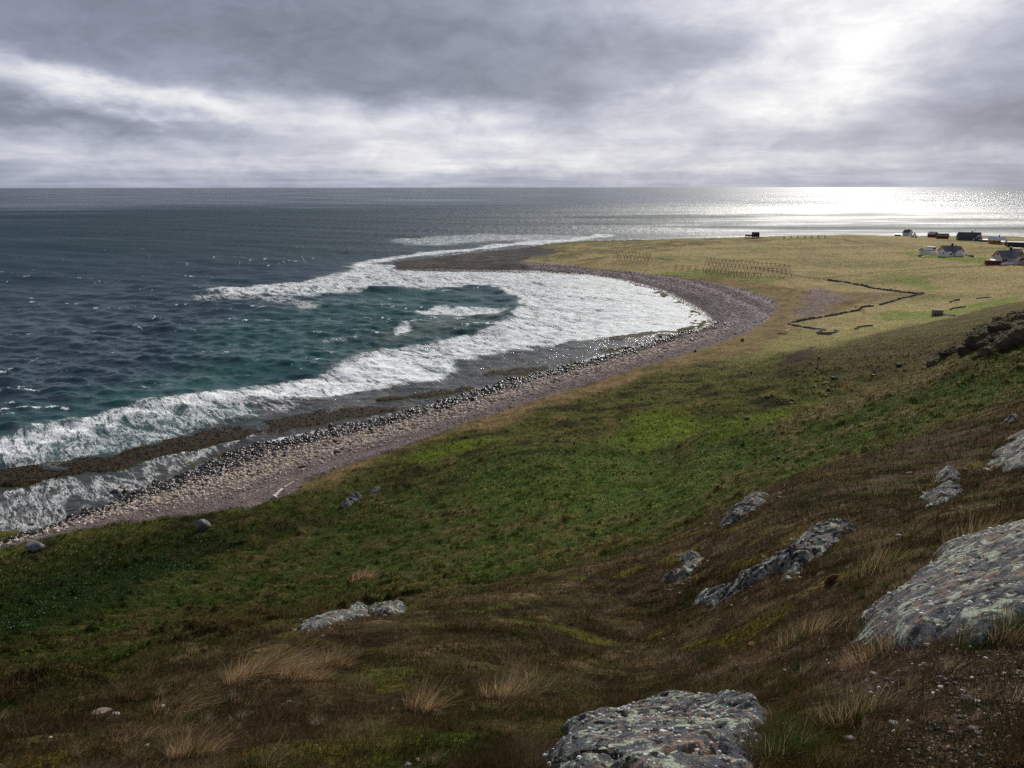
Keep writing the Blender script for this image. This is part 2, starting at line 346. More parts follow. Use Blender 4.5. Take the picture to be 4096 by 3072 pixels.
GZ2 = np.where(kelp > 0.02, np.maximum(GZ2, -0.35 + 0.55 * kelp + 0.05 * f4 + 0.03 * f3), GZ2)
GZ2 = np.where((GD < 2.5), np.minimum(GZ2, H - 1.45 - 0.25 * GD), GZ2)

# ---- tone of the ground (albedo)
def const(c): return np.broadcast_to(np.array(c, np.float32), GX.shape + (3,)).copy()
j = fbm(GX * 3, GY * 3, 2, 44)
col = const((.038, .062, .009))                                                # slope grass
col = lerp(col, (.066, .064, .018), sstep(-.25, .35, f2 + .5 * f3))
col = lerp(col, (.135, .098, .042), .85 * sstep(.14, .55, .9 * f3 + .35 * f4 + .5 * f2))
col = lerp(col, (.016, .025, .006), .85 * sstep(.14, .45, -f3 - .3 * f4 - .4 * f2))
col = lerp(col, (.014, .030, .005), leafy * .92)
col = lerp(col, (.045, .075, .012), flowery * .6)
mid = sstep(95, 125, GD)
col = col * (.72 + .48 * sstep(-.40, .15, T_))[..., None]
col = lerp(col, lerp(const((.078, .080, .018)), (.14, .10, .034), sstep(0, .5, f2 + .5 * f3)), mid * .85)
col = lerp(col, (.028, .028, .010), hollow * .92 * (1 - .8 * lime))
col = lerp(col, lerp(const((.115, .165, .012)), (.060, .085, .010), sstep(-.2, .4, f3 + .6 * f2)), lime * .8)
col = lerp(col, lerp(const((.17, .125, .055)), (.09, .07, .03), sstep(-.2, .3, f3)), spur * .85)
pc = lerp(const((.335, .262, .122)), (.215, .190, .082), sstep(-.25, .4, f0 + .6 * f1))
pc = lerp(pc, (.40, .30, .13), .6 * sstep(.05, .5, f2))
pc = lerp(pc, (.12, .125, .035), .6 * sstep(.25, .6, f0 - .4 * f2))
pc = lerp(pc, (.105, .088, .038), olive * .8 * sstep(-.35, .25, f2 + f1))
pc = lerp(pc, (.15, .20, .035), lawn * .85)
pc = lerp(pc, (.23, .225, .070), .5 * sstep(270, 235, GD) )
col = lerp(col, pc, plain)
hill_shade = soft(GX, GY, [(2980, 1500), (3120, 1480), (3250, 1400), (3500, 1338), (3800, 1268), (4096, 1203), (4500, 1150), (4500, 1300), (3850, 1400), (3600, 1510), (3400, 1520), (3200, 1500), (3050, 1530)], 9, seed=31)  # cloud shade on the far hillside, painted darker into the ground colour
col = lerp(col, lerp(const((.062, .048, .020)), (.085, .072, .026), sstep(-.2, .3, f2 + .5 * f3)), hill_shade * .8 * (1 - heath))
col = lerp(col, lerp(const((.205, .135, .065)), (.105, .085, .032), sstep(-.15, .35, f2 + .5 * f3 + .4 * f1)), dry * (1 - .2 * plain))
col = lerp(col, lerp(const((.22, .17, .16)), (.13, .09, .085), sstep(-.2, .3, f3)), pave * .8)
col = lerp(col, (.05, .034, .022), bare)
hc = lerp(const((.050, .033, .015)), (.042, .040, .011), sstep(-.2, .3, f2))
hc = lerp(hc, (.15, .10, .052), .7 * sstep(.1, .5, f3 + .4 * f4))
hc = lerp(hc, (.018, .012, .007), .8 * sstep(.05, .4, -f3 - .5 * f4))
moss = sstep(.16, .36, fbm(GX / 1.5, GY / 1.5, 3, 47)); hc = lerp(hc, lerp(const((.095, .072, .010)), (.050, .070, .010), sstep(-.2, .3, f2)), .85 * moss)
gravel_w = sstep(-.02, .26, f2 * .7 + f3 * .5 + .55 * sstep(.42, .66, T_) * sstep(9, 4, GD) - .10) * sstep(.06, .3, T_)
hc = lerp(hc, lerp(const((.09, .058, .042)), (.045, .028, .02), sstep(-.2, .3, f4)), gravel_w * .85)
col = lerp(col, hc, heath)
# shingle: dark wet stones low down, pale cobbles, purple fine shingle at the top
up = shore; widthb = np.maximum(shore + _sd_in, 1)
rel = np.clip(shore / widthb, 0, 1)
bc = lerp(const((.035, .028, .022)), (.36, .29, .24), sstep(.22, .46, rel + .12 * f2))
bc = lerp(bc, (.175, .138, .132), sstep(.48, .78, rel + .1 * f2))
far_b = sstep(215, 300, GD)
bcf = lerp(const((.10, .08, .077)), (.30, .245, .235), sstep(.12, .45, rel + .25 * f1 + .1 * f2))
bcf = lerp(bcf, (.15, .118, .113), .6 * sstep(.0, .3, np.sin(shore * .55 + 1.5 * f1)))
bc = lerp(bc, bcf, far_b)
red = sstep(.3, .5, fbm(GX / 7, GY / 3, 3, 52)) * sstep(.5, .7, rel) * sstep(200, 240, GD) * sstep(330, 280, GD)
bc = lerp(bc, (.25, .09, .06), red * .6)
bc = bc * (1 + .5 * np.clip(f4 + .6 * f3, -1, 1))[..., None]
bc = lerp(bc, (.045, .036, .034), sstep(3.5, .3, shore) * .85)
col = lerp(col, bc, beach)
rc = lerp(const((.085, .075, .069)), (.030, .026, .023), sstep(-.1, .25, fbm(GX / 24, GY / 3.5, 4, 57) + f3 * .4))
rc = lerp(rc, (.16, .14, .13), .6 * sstep(.12, .4, fbm(GX / 22, GY / 3.5, 3, 55)))
rc = lerp(rc, (.020, .017, .016), sstep(4.5, 1, shore + 3 * f2) * .9)
col = lerp(col, rc, rockflat)
col = lerp(col, lerp(const((.038, .024, .010)), (.016, .012, .007), sstep(-.2, .3, f3 + .5 * f4)), np.clip(kelp * 1.3, 0, 1))
# footpath, ditch line and track across the plain
def stripe(pts, w, c, amt, seed=0):
    global col
    l = hits(pts)[:, :2]; d = dist_line(GX, GY, l, w * 5) + w * .6 * f2
    col = lerp(col, c, amt * sstep(w, w * .3, d))
stripe([(3260, 1118), (3380, 1105), (3500, 1090), (3640, 1080), (3800, 1070), (3930, 1063), (4096, 1058)], 2.0, (.10, .085, .035), .85)
stripe([(3170, 1330), (3155, 1260), (3170, 1200), (3200, 1160), (3150, 1120)], 2.2, (.25, .17, .085), .6)
stripe([(3020, 970), (3080, 978), (3160, 983), (3230, 990)], 2.5, (.12, .09, .04), .7)
stripe([(3010, 1070), (3060, 1080), (3120, 1092), (3190, 1105), (3250, 1115)], 1.6, (.05, .04, .022), .9)
stripe([(3370, 960), (3410, 967), (3450, 975)], 2.2, (.06, .045, .025), .8)
stripe([(2620, 1035), (2660, 1040), (2690, 1044)], 1.6, (.05, .04, .02), .9)
wet = np.clip(sstep(4.5, .3, shore) * beach + .35 * kelp + rockflat * sstep(6, .5, shore), 0, 1)

def grid_faces(nr, nc, keep=None):
    i = np.arange(nr * nc).reshape(nr, nc)
    f = np.stack([i[:-1, :-1], i[:-1, 1:], i[1:, 1:], i[1:, :-1]], -1).reshape(-1, 4)
    if keep is not None: f = f[(keep[:-1, :-1] | keep[1:, 1:] | keep[:-1, 1:] | keep[1:, :-1]).ravel()]
    return f
m_ground, nt, b = material('ground_cover', 0.92, 0.15)
p = nt.pos(); c = nt.attr('tone', 'Color')
n1 = nt.noise(p, 9, 4, .65); n2 = nt.noise(p, 1.7, 4, .65); n3 = nt.noise(p, .35, 3, .6)
k = nt.ramp(n1, .25, .75, .5, 1.5) * nt.ramp(n2, .25, .75, .6, 1.4) * nt.ramp(n3, .25, .75, .8, 1.2)
sc_ = nt.new('ShaderNodeVectorMath', operation='SCALE'); nt.put(sc_.inputs[0], c); nt.put(sc_.inputs['Scale'], k)
nt.put(b.inputs['Base Color'], sc_.outputs[0])
w_ = nt.attr('wet'); nt.put(b.inputs['Roughness'], nt.ramp(w_, 0, 1, .95, .33)); nt.put(b.inputs['Specular IOR Level'], nt.ramp(w_, 0, 1, .04, .5))
nt.put(b.inputs['Normal'], nt.bump(n1 * .35 + n2 * .8, .9, .35))
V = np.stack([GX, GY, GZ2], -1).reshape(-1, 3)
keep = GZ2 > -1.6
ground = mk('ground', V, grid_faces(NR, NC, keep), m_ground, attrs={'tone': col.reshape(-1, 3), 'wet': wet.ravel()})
tag(ground, 'grassy hillside, shingle beach and dry coastal plain', 'ground', kind='structure')
def gz(x, y):
    """height of the finished ground sheet"""
    x = np.atleast_1d(np.asarray(x, float)); y = np.atleast_1d(np.asarray(y, float))
    t = np.interp(np.arctan2(x, y), th_, np.arange(NC)); l = np.interp(np.log(np.hypot(x, y)), ln_, np.arange(NR))
    i = np.clip(l.astype(int), 0, NR - 2); k = np.clip(t.astype(int), 0, NC - 2); a = l - i; c = t - k
    return (GZ2[i, k] * (1 - a) * (1 - c) + GZ2[i + 1, k] * a * (1 - c) + GZ2[i, k + 1] * (1 - a) * c + GZ2[i + 1, k + 1] * a * c)

# ------------------------------------------------------------------ sea
sth = np.r_[np.linspace(-1.25, -0.72, 40)[:-1], np.arange(-0.72, 0.7201, 0.0014), np.linspace(0.72, 1.25, 40)[1:]]
ss = np.r_[np.arange(.60, .055, -0.00085), np.arange(.055, .0016, -0.0006), .0012, .0008, .0005, .0003]
ST, SS = np.meshgrid(sth, ss); SD = H / SS; SX = SD * np.sin(ST); SY = SD * np.cos(ST); SNR, SNC = SX.shape
s_sh = sdf(SX, SY, LAND, 90)                                     # negative over water
off = np.clip(-s_sh, 0, 90)
spacing = np.gradient(SD, axis=0)
spacing = np.abs(spacing)
calm = sstep(1, 45, off); calm2 = sstep(1, 90, off)
bay = soft(SX, SY, [(0, 1760), (400, 1670), (900, 1555), (1340, 1480), (1700, 1370), (2040, 1280), (2080, 1200), (1950, 1130), (1500, 1130), (1200, 1170), (1000, 1250), (800, 1420), (300, 1600), (0, 1690)], 48, 'sea', seed=61)
WZ = np.zeros_like(SX)
rw = np.random.default_rng(5)
for i in range(70):
    lam = 3.2 * 1.05 ** i if i < 62 else 70 + 8 * (i - 62)
    ang = R(205) + rw.normal(0, .60 if lam < 12 else (.42 if lam < 25 else .22))
    amp = 0.0088 * lam ** .84 * rw.uniform(.6, 1.3) * (1.45 if lam < 11 else (1.0 if lam < 22 else .55))
    k = 2 * math.pi / lam; ph = rw.uniform(0, 6.28)
    w = sstep(2.0, 4.0, lam / np.maximum(spacing, SD * .0014))
    if w.max() <= 0: continue
    arg = k * (SX * math.sin(ang) + SY * math.cos(ang)) + ph + .8 * pnoise(SX / (lam * 4), SY / (lam * 4), i)
    WZ += w * amp * (np.sin(arg) + .28 * np.sin(2 * arg + .5))
WZ *= .10 + .50 * calm + .40 * calm2
crest = WZ.copy()
# foam traced on the water
def fm(pts, fe, **k): return soft(SX, SY, pts, fe, 'sea', **k)
D1 = [(800, 1165), (960, 1147), (1200, 1122), (1300, 1105), (1400, 1078), (1440, 1055), (1640, 1060), (1800, 1076), (2000, 1080), (2350, 1090), (2640, 1155), (2760, 1205), (2850, 1280), (2790, 1312), (2680, 1330), (2356, 1360), (2085, 1398),
      (1900, 1425), (1847, 1446), (1790, 1500), (1753, 1520), (1500, 1540), (1254, 1578), (1207, 1582), (1017, 1577), (868, 1604), (600, 1658), (300, 1735), (0, 1808), (-900, 2095), (-900, 2060), (0, 1775), (136, 1728), (407, 1690), (600, 1640), (749, 1608), (849, 1588), (998, 1566),
      (1197, 1530), (1346, 1495), (1480, 1440), (1536, 1400), (1716, 1372), (1852, 1342), (2010, 1306), (2033, 1282), (2055, 1252), (2073, 1210), (2055, 1187), (1988, 1164), (1942, 1147), (1852, 1150), (1716, 1160), (1536, 1154), (1400, 1166), (1250, 1180), (1150, 1180), (950, 1176)]
S1 = [(-900, 2050), (0, 1760), (136, 1712), (407, 1668), (600, 1610), (849, 1562), (1197, 1512), (1500, 1400), (1700, 1500), (1753, 1524), (1500, 1548), (1254, 1600), (1119, 1668), (949, 1692), (814, 1716), (705, 1746), (590, 1770), (475, 1824), (447, 1806), (163, 1856), (68, 1866), (-900, 2150)]
S2 = [(-900, 2185), (0, 1940), (160, 1930), (260, 1900), (480, 1860), (720, 1790), (900, 1740), (1040, 1735), (900, 1800), (560, 1960), (330, 2065), (100, 2130), (0, 2180), (-900, 2330)]
S3 = [(1000, 1590), (1250, 1575), (1500, 1540), (1760, 1510), (1850, 1430), (2350, 1356), (2780, 1314), (2680, 1341), (2484, 1403), (2186, 1487), (1983, 1538), (1712, 1622), (1506, 1666), (1190, 1744), (983, 1790), (1050, 1700)]
S4 = [(780, 1175), (1000, 1180), (1200, 1185), (1280, 1230), (1240, 1245), (1180, 1215), (1000, 1196), (800, 1190)]
S5 = [(1620, 1250), (1760, 1232), (1960, 1232), (2040, 1238), (1960, 1256), (1800, 1266), (1680, 1262)]
S6 = [(1400, 1072), (1480, 1058), (1640, 1030), (1830, 1010), (2050, 986), (2260, 968), (2480, 945), (2440, 935), (2250, 955), (2050, 968), (1870, 992), (1680, 1010), (1520, 1032), (1400, 1050), (1360, 1070)]
S7 = [(1600, 955), (1900, 930), (2300, 940), (2350, 958), (2050, 968), (1850, 982), (1650, 985)]
S8 = [(1560, 1330), (1600, 1300), (1640, 1296), (1630, 1320), (1600, 1345), (1570, 1350)]
S9 = [(1180, 1350), (1440, 1330), (1460, 1350), (1300, 1365)]
dense = fm(D1, 6, seed=62, noise_scale=9); dense2 = np.maximum(fm(D1, 9, seed=63), dense)
sparse = np.maximum.reduce([.44 * fm(S1, 6, seed=64), .40 * fm(S2, 6, seed=65), .22 * fm(S3, 6, seed=66), .45 * fm(S4, 12, seed=67), .62 * fm(S5, 8, seed=68), .62 * fm(S6, 14, seed=69), .45 * fm(S7, 40, seed=70), .7 * fm(S8, 4, seed=71), .35 * fm(S9, 8, seed=73)])
lace = 1 - np.abs(fbm(SX / 9, SY / 6, 4, 75, .6)) * 2.6        # torn foam: thin bright veins
lace2 = 1 - np.abs(fbm(SX / 3.1, SY / 2.2, 4, 76, .6)) * 2.6
ed = dist_line(SX, SY, SH, 12)
rim = sstep(2.2, .2, ed + 1.2 * fbm(SX / 4, SY / 4, 3, 77)) * (.35 + .4 * sstep(-.1, .4, fbm(SX / 25, SY / 25, 2, 78)))
edge_line = .9 * sstep(2.2, .3, np.abs(sdf(SX, SY, sea_hit(S1), 8) - .8) + .8 * fbm(SX / 5, SY / 5, 2, 79)) * sstep(180, 90, SX + 200)
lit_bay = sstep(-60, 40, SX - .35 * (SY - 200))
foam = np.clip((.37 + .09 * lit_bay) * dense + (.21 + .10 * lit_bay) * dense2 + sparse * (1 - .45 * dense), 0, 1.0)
foam = np.maximum.reduce([foam, rim * (shore.max() > 0), .6 * edge_line * sstep(-30, -50, SX)])
wc = fbm(SX / 34, SY / 14, 3, 81); wf = fbm(SX / 4.5, SY / 2.0, 3, 82)
cap = sstep(.02, .26, wc) * sstep(.30, .47, wf + .25 * np.clip(crest, -1, 1)) * sstep(15, 60, off) * sstep(1100, 350, SD)
patch = np.clip(lace * .5 + lace2 * .5, -1, 1)
cover = foam * (.80 + .42 * patch * sstep(1.0, .5, foam * .9))
cover = np.maximum(cover, .8 * cap)
# water colour by depth: wet rock shelf, teal shallows, deep slate
wcol = np.broadcast_to(np.array((.009, .034, .050), np.float32), SX.shape + (3,)).copy()
teal = np.clip(bay * (.75 + .5 * fbm(SX / 40, SY / 25, 3, 83)), 0, 1); teal = np.maximum(teal, .85 * sstep(75, 10, off) * (SD < 380))
wcol = wcol + (np.array((.021, .090, .077), np.float32) - wcol) * teal[..., None]
murk = fm([(1350, 1480), (1560, 1380), (1780, 1330), (2000, 1290), (2060, 1250), (1900, 1265), (1650, 1290), (1450, 1380), (1300, 1470)], 14, seed=84)
wcol = wcol + (np.array((.095, .125, .102), np.float32) - wcol) * (.85 * murk)[..., None]
wcol = wcol + (np.array((.11, .16, .14), np.float32) - wcol) * (.55 * np.clip(dense2 + sparse * .8, 0, 1))[..., None]
shelf = np.maximum(fm(S3, 5, seed=85), .85 * fm([(-900, 2130), (0, 1850), (480, 1800), (850, 1690), (1250, 1600), (1500, 1545), (1700, 1560), (1300, 1665), (1000, 1760), (560, 1965), (300, 2080), (0, 2180), (-900, 2330)], 6, seed=86))
shelf = np.maximum(shelf, sstep(17, 6, off) * (SD < 300))
wcol = wcol + (lerp(np.broadcast_to(np.array((.032, .028, .024), np.float32), SX.shape + (3,)), (.050, .034, .014), sstep(-.05, .3, fbm(SX / 14, SY / 4, 3, 87))) - wcol) * (.92 * shelf * (1 - dense))[..., None]
# breaking rollers
def roller(pts, h, w, back=3.0):
    global WZ
    l = sea_hit(pts); d = dist_line(SX, SY, l, w * back * 1.2)
    nx = l[-1] - l[0]
    WZ = np.where(d < w * back, WZ + h * np.exp(-(d / w) ** 2) * (.75 + .4 * fbm(SX / 12, SY / 12, 2, 88)), WZ)
roller([(1480, 1158), (1620, 1150), (1850, 1148), (1942, 1146), (1990, 1164), (2055, 1187), (2073, 1210), (2060, 1252), (2010, 1304)], 1.5, 6)
roller([(1852, 1342), (1716, 1370), (1545, 1385), (1440, 1440), (1346, 1490), (1197, 1524), (998, 1558), (749, 1598), (600, 1625), (407, 1684), (136, 1722), (-100, 1780)], .8, 4)
roller([(1460, 1376), (1500, 1366), (1545, 1356)], 1.2, 2.5)
roller([(820, 1168), (1000, 1160), (1200, 1150), (1420, 1120)], .8, 6)
WZ = np.where(dense > .3, WZ + .30 * dense * fbm(SX / 5, SY / 5, 4, 89), WZ)
SZ = WZ * sstep(9000, 3000, SD); SZ = np.where(SD > 9000, 0, SZ)
m_sea, nt, b = material('sea_water', 0.12, 0.5)
b.inputs['IOR'].default_value = 1.33
p = nt.pos(); fo = nt.attr('foam'); far = nt.attr('reach')
st = nt.scale(p, (1, 1, 0))
n1 = nt.noise(st, .9, 4, .6); n2 = nt.noise(nt.scale(p, (.18, .30, 0)), 1, 4, .6); n3 = nt.noise(nt.scale(p, (.13, .055, 0)), 1, 4, .62)
rt = nt.new('ShaderNodeVectorRotate', rotation_type='Z_AXIS'); nt.put(rt.inputs['Vector'], p); rt.inputs['Angle'].default_value = R(50)
fl = X(nt, rt.outputs[0])                                        # along and across the drift of the foam
fn = nt.noise(nt.scale(fl, (.24, 1.15, 0)), 1, 6, .68, .7); fn2 = nt.noise(nt.scale(fl, (.06, .26, 0)), 1, 5, .62, .8); fn3 = nt.noise(nt.scale(fl, (.8, 3.0, 0)), 1, 4, .65, .5)
rg1 = 1.0 - nt.math('ABSOLUTE', fn * 2.0 - 1.0) * 2.2; rg2 = 1.0 - nt.math('ABSOLUTE', fn2 * 2.0 - 1.0) * 2.0; rg3 = 1.0 - nt.math('ABSOLUTE', fn3 * 2.0 - 1.0) * 2.0
fcov = nt.ramp(fo + (rg1 - .76) * .55 + (rg2 - .76) * .60 + (rg3 - .76) * .30, .36, .88)
fcov = fcov * nt.ramp(fo, .02, .12)
fcol = nt.mix(nt.ramp(rg1 * .5 + rg3 * .5 + rg2 * .35 + fo * .35, .85, 1.45), (.33, .42, .43, 1), (.88, .89, .89, 1))
nt.put(b.inputs['Base Color'], nt.mix(fcov, nt.attr('tone', 'Color'), fcol))
_g = nt.noise(nt.scale(p, (.0016, .0060, 0)), 1, 5, .62)
nt.put(b.inputs['Roughness'], nt.math('MAXIMUM', (nt.ramp(far, 0, .5, .14, .66) - nt.ramp(far, .78, 1.0, 0, .40)) * nt.ramp(_g, .3, .7, .65, 1.25), fcov * .85))
nt.put(b.inputs['Specular IOR Level'], nt.ramp(far, .72, 1.0, .38, .17) - fcov * .12)
n4 = nt.noise(nt.scale(p, (.030, .012, 0)), 1, 5, .65)
hgt = n1 * .26 + n2 * .85 + n3 * nt.ramp(far, .15, .7, .0, 2.6) + n4 * nt.ramp(far, .45, .85, 0, 5.0) * nt.ramp(far, .86, 1.0, 1, .45) + fcov * .12
nt.put(b.inputs['Normal'], nt.bump(hgt, .85, 1.0))
reach = sstep(math.log(150), math.log(3500), np.log(SD))
keepw = (s_sh < 6) | (SD > 480)
sea = mk('sea', np.stack([SX, SY, SZ], -1).reshape(-1, 3), grid_faces(SNR, SNC, keepw), m_sea, attrs={'tone': wcol.reshape(-1, 3), 'foam': np.clip(cover, 0, 1).ravel(), 'reach': reach.ravel()})
tag(sea, 'dark choppy sea with white surf in the bay', 'sea', kind='structure')
# ------------------------------------------------------------------ sun, sky and the cloud that shades the hill
SUN_EL, SUN_AZ = R(31), R(24)                                   # azimuth clockwise from the view direction
sun_dir = Vector((math.sin(SUN_AZ) * math.cos(SUN_EL), math.cos(SUN_AZ) * math.cos(SUN_EL), math.sin(SUN_EL)))
sd = bpy.data.lights.new('sun', 'SUN'); sd.energy = 3.6; sd.angle = R(0.53); sd.color = (1, .95, .86)
sun = bpy.data.objects.new('sun', sd); C.objects.link(sun); sun.rotation_euler = (-sun_dir).to_track_quat('-Z', 'Y').to_euler(); sun.location = (200, 200, 400)

w = bpy.data.worlds.new('World'); sc.world = w; w.use_nodes = True; w.cycles.sampling_method = 'MANUAL'; w.cycles.sample_map_resolution = 256
nt = NT(w.node_tree); nt.n.clear()
sky = nt.new('ShaderNodeTexSky', sky_type='NISHITA', sun_disc=False, sun_elevation=SUN_EL, sun_rotation=SUN_AZ)
sky.air_density = 1.0; sky.dust_density = 2.0
g = X(nt, nt.new('ShaderNodeTexCoord').outputs['Generated'])
x, y, z = nt.sep(g)
el = nt.math('ARCSINE', z, clamp=False); az = nt.math('ARCTAN2', x, y)
zz = nt.math('MAXIMUM', z, 0.0) + .055
q = nt.comb(x / zz, y / zz, 0.0)
wn1 = nt.noise(nt.scale(nt.comb(az, el), (4, 10, 1)), 1, 5, .6); wn2 = nt.noise(nt.scale(nt.comb(az, el), (4, 10, 1)) , 1.0, 5, .6)
off2 = nt.noise(nt.scale(nt.comb(az + 7.3, el), (5, 13, 1)), 1, 5, .6)
off3 = nt.noise(nt.scale(nt.comb(az + 3.1, el), (16, 44, 1)), 1, 5, .62)
A_ = az + (wn1 - .5) * .26 + (off3 - .5) * .05; E_ = el + (off2 - .5) * .075 + (off3 - .5) * .022
def blob(px, py, rx, ry, amp, rot=0):
    u, f, dz = ray(px, py); a0 = math.atan2(u, f); e0 = math.atan2(dz, math.hypot(u, f))
    da = A_ - a0; de = E_ - e0; c_, s_ = math.cos(R(rot)), math.sin(R(rot))
    p1 = (da * c_ + de * s_) * (F / rx); p2 = (de * c_ - da * s_) * (F / ry)
    return nt.math('EXPONENT', (p1 * p1 + p2 * p2) * -1.0) * amp
L = .28 + nt.math('EXPONENT', (el * el) * -(1 / R(2.2) ** 2)) * .11
for bl in BLOBS: L = L + blob(*bl)
f_big = nt.noise(nt.scale(q, (.55, .55, 1)), 1, 6, .58); f_fine = nt.noise(nt.scale(nt.comb(az, el), (11, 23, 1)), 1, 8, .64, .4)
L = L * nt.ramp(f_big, .25, .75, .86, 1.14) * nt.ramp(f_fine, .25, .75, .83, 1.18)
over = nt.ramp(el, R(13), R(30))                                 # above the frame: plain overcast with the sun behind it
gx = nt.math('MAXIMUM', x * sun_dir.x + y * sun_dir.y + z * sun_dir.z, 0.0)
top = .21 + nt.math('POWER', gx, 14.0) * 1.1 + nt.math('POWER', gx, 90.0) * 2.0 + (f_big - .5) * .25
back = nt.ramp(y, -.1, .3)
L = L * (1 - over) + top * over
L = .27 * (1 - back) + L * back
L = nt.math('MAXIMUM', L, .14)
tint = nt.mix(nt.ramp(L, .2, .95), (.88, .965, 1.25, 1), (.985, .985, 1.01, 1))
v = nt.new('ShaderNodeVectorMath', operation='SCALE'); nt.put(v.inputs[0], tint); nt.put(v.inputs['Scale'], L * 10.0)
mixed = nt.mix(.96, sky.outputs[0], v.outputs[0])
bg = nt.new('ShaderNodeBackground'); nt.put(bg.inputs[0], mixed); bg.inputs[1].default_value = 0.1
ow = nt.new('ShaderNodeOutputWorld'); nt.l.new(bg.outputs[0], ow.inputs[0])

# unseen bank of cloud added to shade the hillside, 1500 m up (above the frame)
SHADE = [(4600, 1150), (4096, 1198), (3800, 1262), (3500, 1335), (3250, 1395), (2950, 1470), (2650, 1560), (2350, 1650), (2000, 1745), (1500, 1850), (1150, 1870), (980, 1680), (1050, 1450), (1000, 1320), (800, 1180), (600, 1090), (300, 1000), (-300, 930)]
sp = []
for i_, (px, py) in enumerate(SHADE):
    sp.append(hit(px, py)[:2] if i_ < 11 else sea_hit([(px, py)])[0])
sp = np.array(list(sp) + [(-1500, 900), (-1500, -500), (700, -500), (700, 200)])
cx = np.linspace(-1900, 1100, 260); cy = np.linspace(-800, 1500, 220); CX, CY = np.meshgrid(cx, cy)
den = sdf(CX, CY, sp); den = den + 25 * fbm(CX / 120, CY / 120, 4, 91)
dens = sstep(-35, 45, den)
bx = sstep(0, 300, np.minimum(np.minimum(CX + 1900, 1100 - CX), np.minimum(CY + 800, 1500 - CY))); dens = dens * bx
CH = 1500.0; kx = sun_dir.x / sun_dir.z; ky = sun_dir.y / sun_dir.z
hump = dens * (60 + 70 * np.abs(fbm(CX / 160, CY / 160, 4, 92)))
zt = CH + hump; zb = CH - .5 * dens * (40 + 60 * np.abs(fbm(CX / 120, CY / 120, 4, 93)))
N_ = CX.size
def shift(Z): return np.stack([CX + kx * (CH - 10), CY + ky * (CH - 10), Z], -1).reshape(-1, 3)
ff = grid_faces(*CX.shape, dens > 0.004)
m_cloud, nt, b = material('cloud_vapour', 1.0, 0.0)
nt.n.remove(b); out = nt.n['Material Output']
dn = nt.attr('density'); a = nt.ramp(dn + (nt.noise(nt.pos(), .02, 5, .6) - .5) * .5 * dn * (1 - dn) * 4, 0, 1, 0, CLOUD_A)
tr = nt.new('ShaderNodeBsdfTransparent'); df = nt.new('ShaderNodeBsdfDiffuse'); tl = nt.new('ShaderNodeBsdfTranslucent')
df.inputs[0].default_value = (.75, .76, .8, 1); tl.inputs[0].default_value = (.6, .6, .63, 1)
ad = nt.new('ShaderNodeMixShader'); ad.inputs[0].default_value = .35; nt.l.new(df.outputs[0], ad.inputs[1]); nt.l.new(tl.outputs[0], ad.inputs[2])
ms = nt.new('ShaderNodeMixShader'); nt.put(ms.inputs[0], a); nt.l.new(tr.outputs[0], ms.inputs[1]); nt.l.new(ad.outputs[0], ms.inputs[2]); nt.l.new(ms.outputs[0], out.inputs[0])
cloud = mk('shade_cloud', np.r_[shift(zt), shift(zb)], np.r_[ff, ff[:, ::-1] + N_], m_cloud, attrs={'density': np.r_[dens.ravel(), dens.ravel()]})
tag(cloud, 'broad grey cloud bank drifting over the hillside', 'cloud', kind='stuff')

sc.view_settings.view_transform = 'Standard'; sc.view_settings.look = 'None'; sc.view_settings.exposure = 0; sc.view_settings.gamma = 1
sc.cycles.use_denoising = False; sc.cycles.max_bounces = 5; sc.cycles.diffuse_bounces = 2; sc.cycles.glossy_bounces = 2; sc.cycles.transparent_max_bounces = 12
# ------------------------------------------------------------------ which ground cells the hillside shows, for scattering
def project(x, y, z):
    dz = z - H; f = y * cP - dz * sP; u = y * sP + dz * cP
    return 2048 + F * x / np.maximum(f, .01), 1536 - F * u / np.maximum(f, .01)
PX, PY = project(GX, GY, GZ2)
run = np.minimum.accumulate(PY, axis=0)
vis = (PY <= run + 6)[:-1, :-1] & (GZ2[:-1, :-1] > -.3)
inf = (PX > -500) & (PX < 4600) & (PY < 3500); inf = inf[:-1, :-1]
area = np.abs(np.diff(PX, axis=1)[:-1] * np.diff(PY, axis=0)[:, :-1]) * vis * inf
area = np.minimum(area, 4000)
_fr = np.random.default_rng(21)
def scatter(n, weight):
    wgt = (area * weight[:-1, :-1]).ravel(); cum = np.cumsum(wgt); k = np.searchsorted(cum, _fr.random(n) * cum[-1])
    i, jn = np.divmod(np.minimum(k, wgt.size - 1), NC - 1); a, c = _fr.random(n), _fr.random(n)
    def bl(A):
        return (A[i, jn] * ((1 - a) * (1 - c)) + A[i + 1, jn] * (a * (1 - c)) + A[i, jn + 1] * ((1 - a) * c) + A[i + 1, jn + 1] * (a * c))
    return bl(GX), bl(GY), bl(GZ2), i, jn
m_grass, nt, b = material('grass_blade', 0.8, 0.05)
gt = nt.attr('tone', 'Color'); nt.put(b.inputs['Base Color'], gt)
tl_ = nt.new('ShaderNodeBsdfTranslucent'); nt.put(tl_.inputs[0], gt); mx_ = nt.new('ShaderNodeMixShader'); mx_.inputs[0].default_value = .38
nt.l.new(b.outputs[0], mx_.inputs[1]); nt.l.new(tl_.outputs[0], mx_.inputs[2]); nt.l.new(mx_.outputs[0], nt.n['Material Output'].inputs[0])
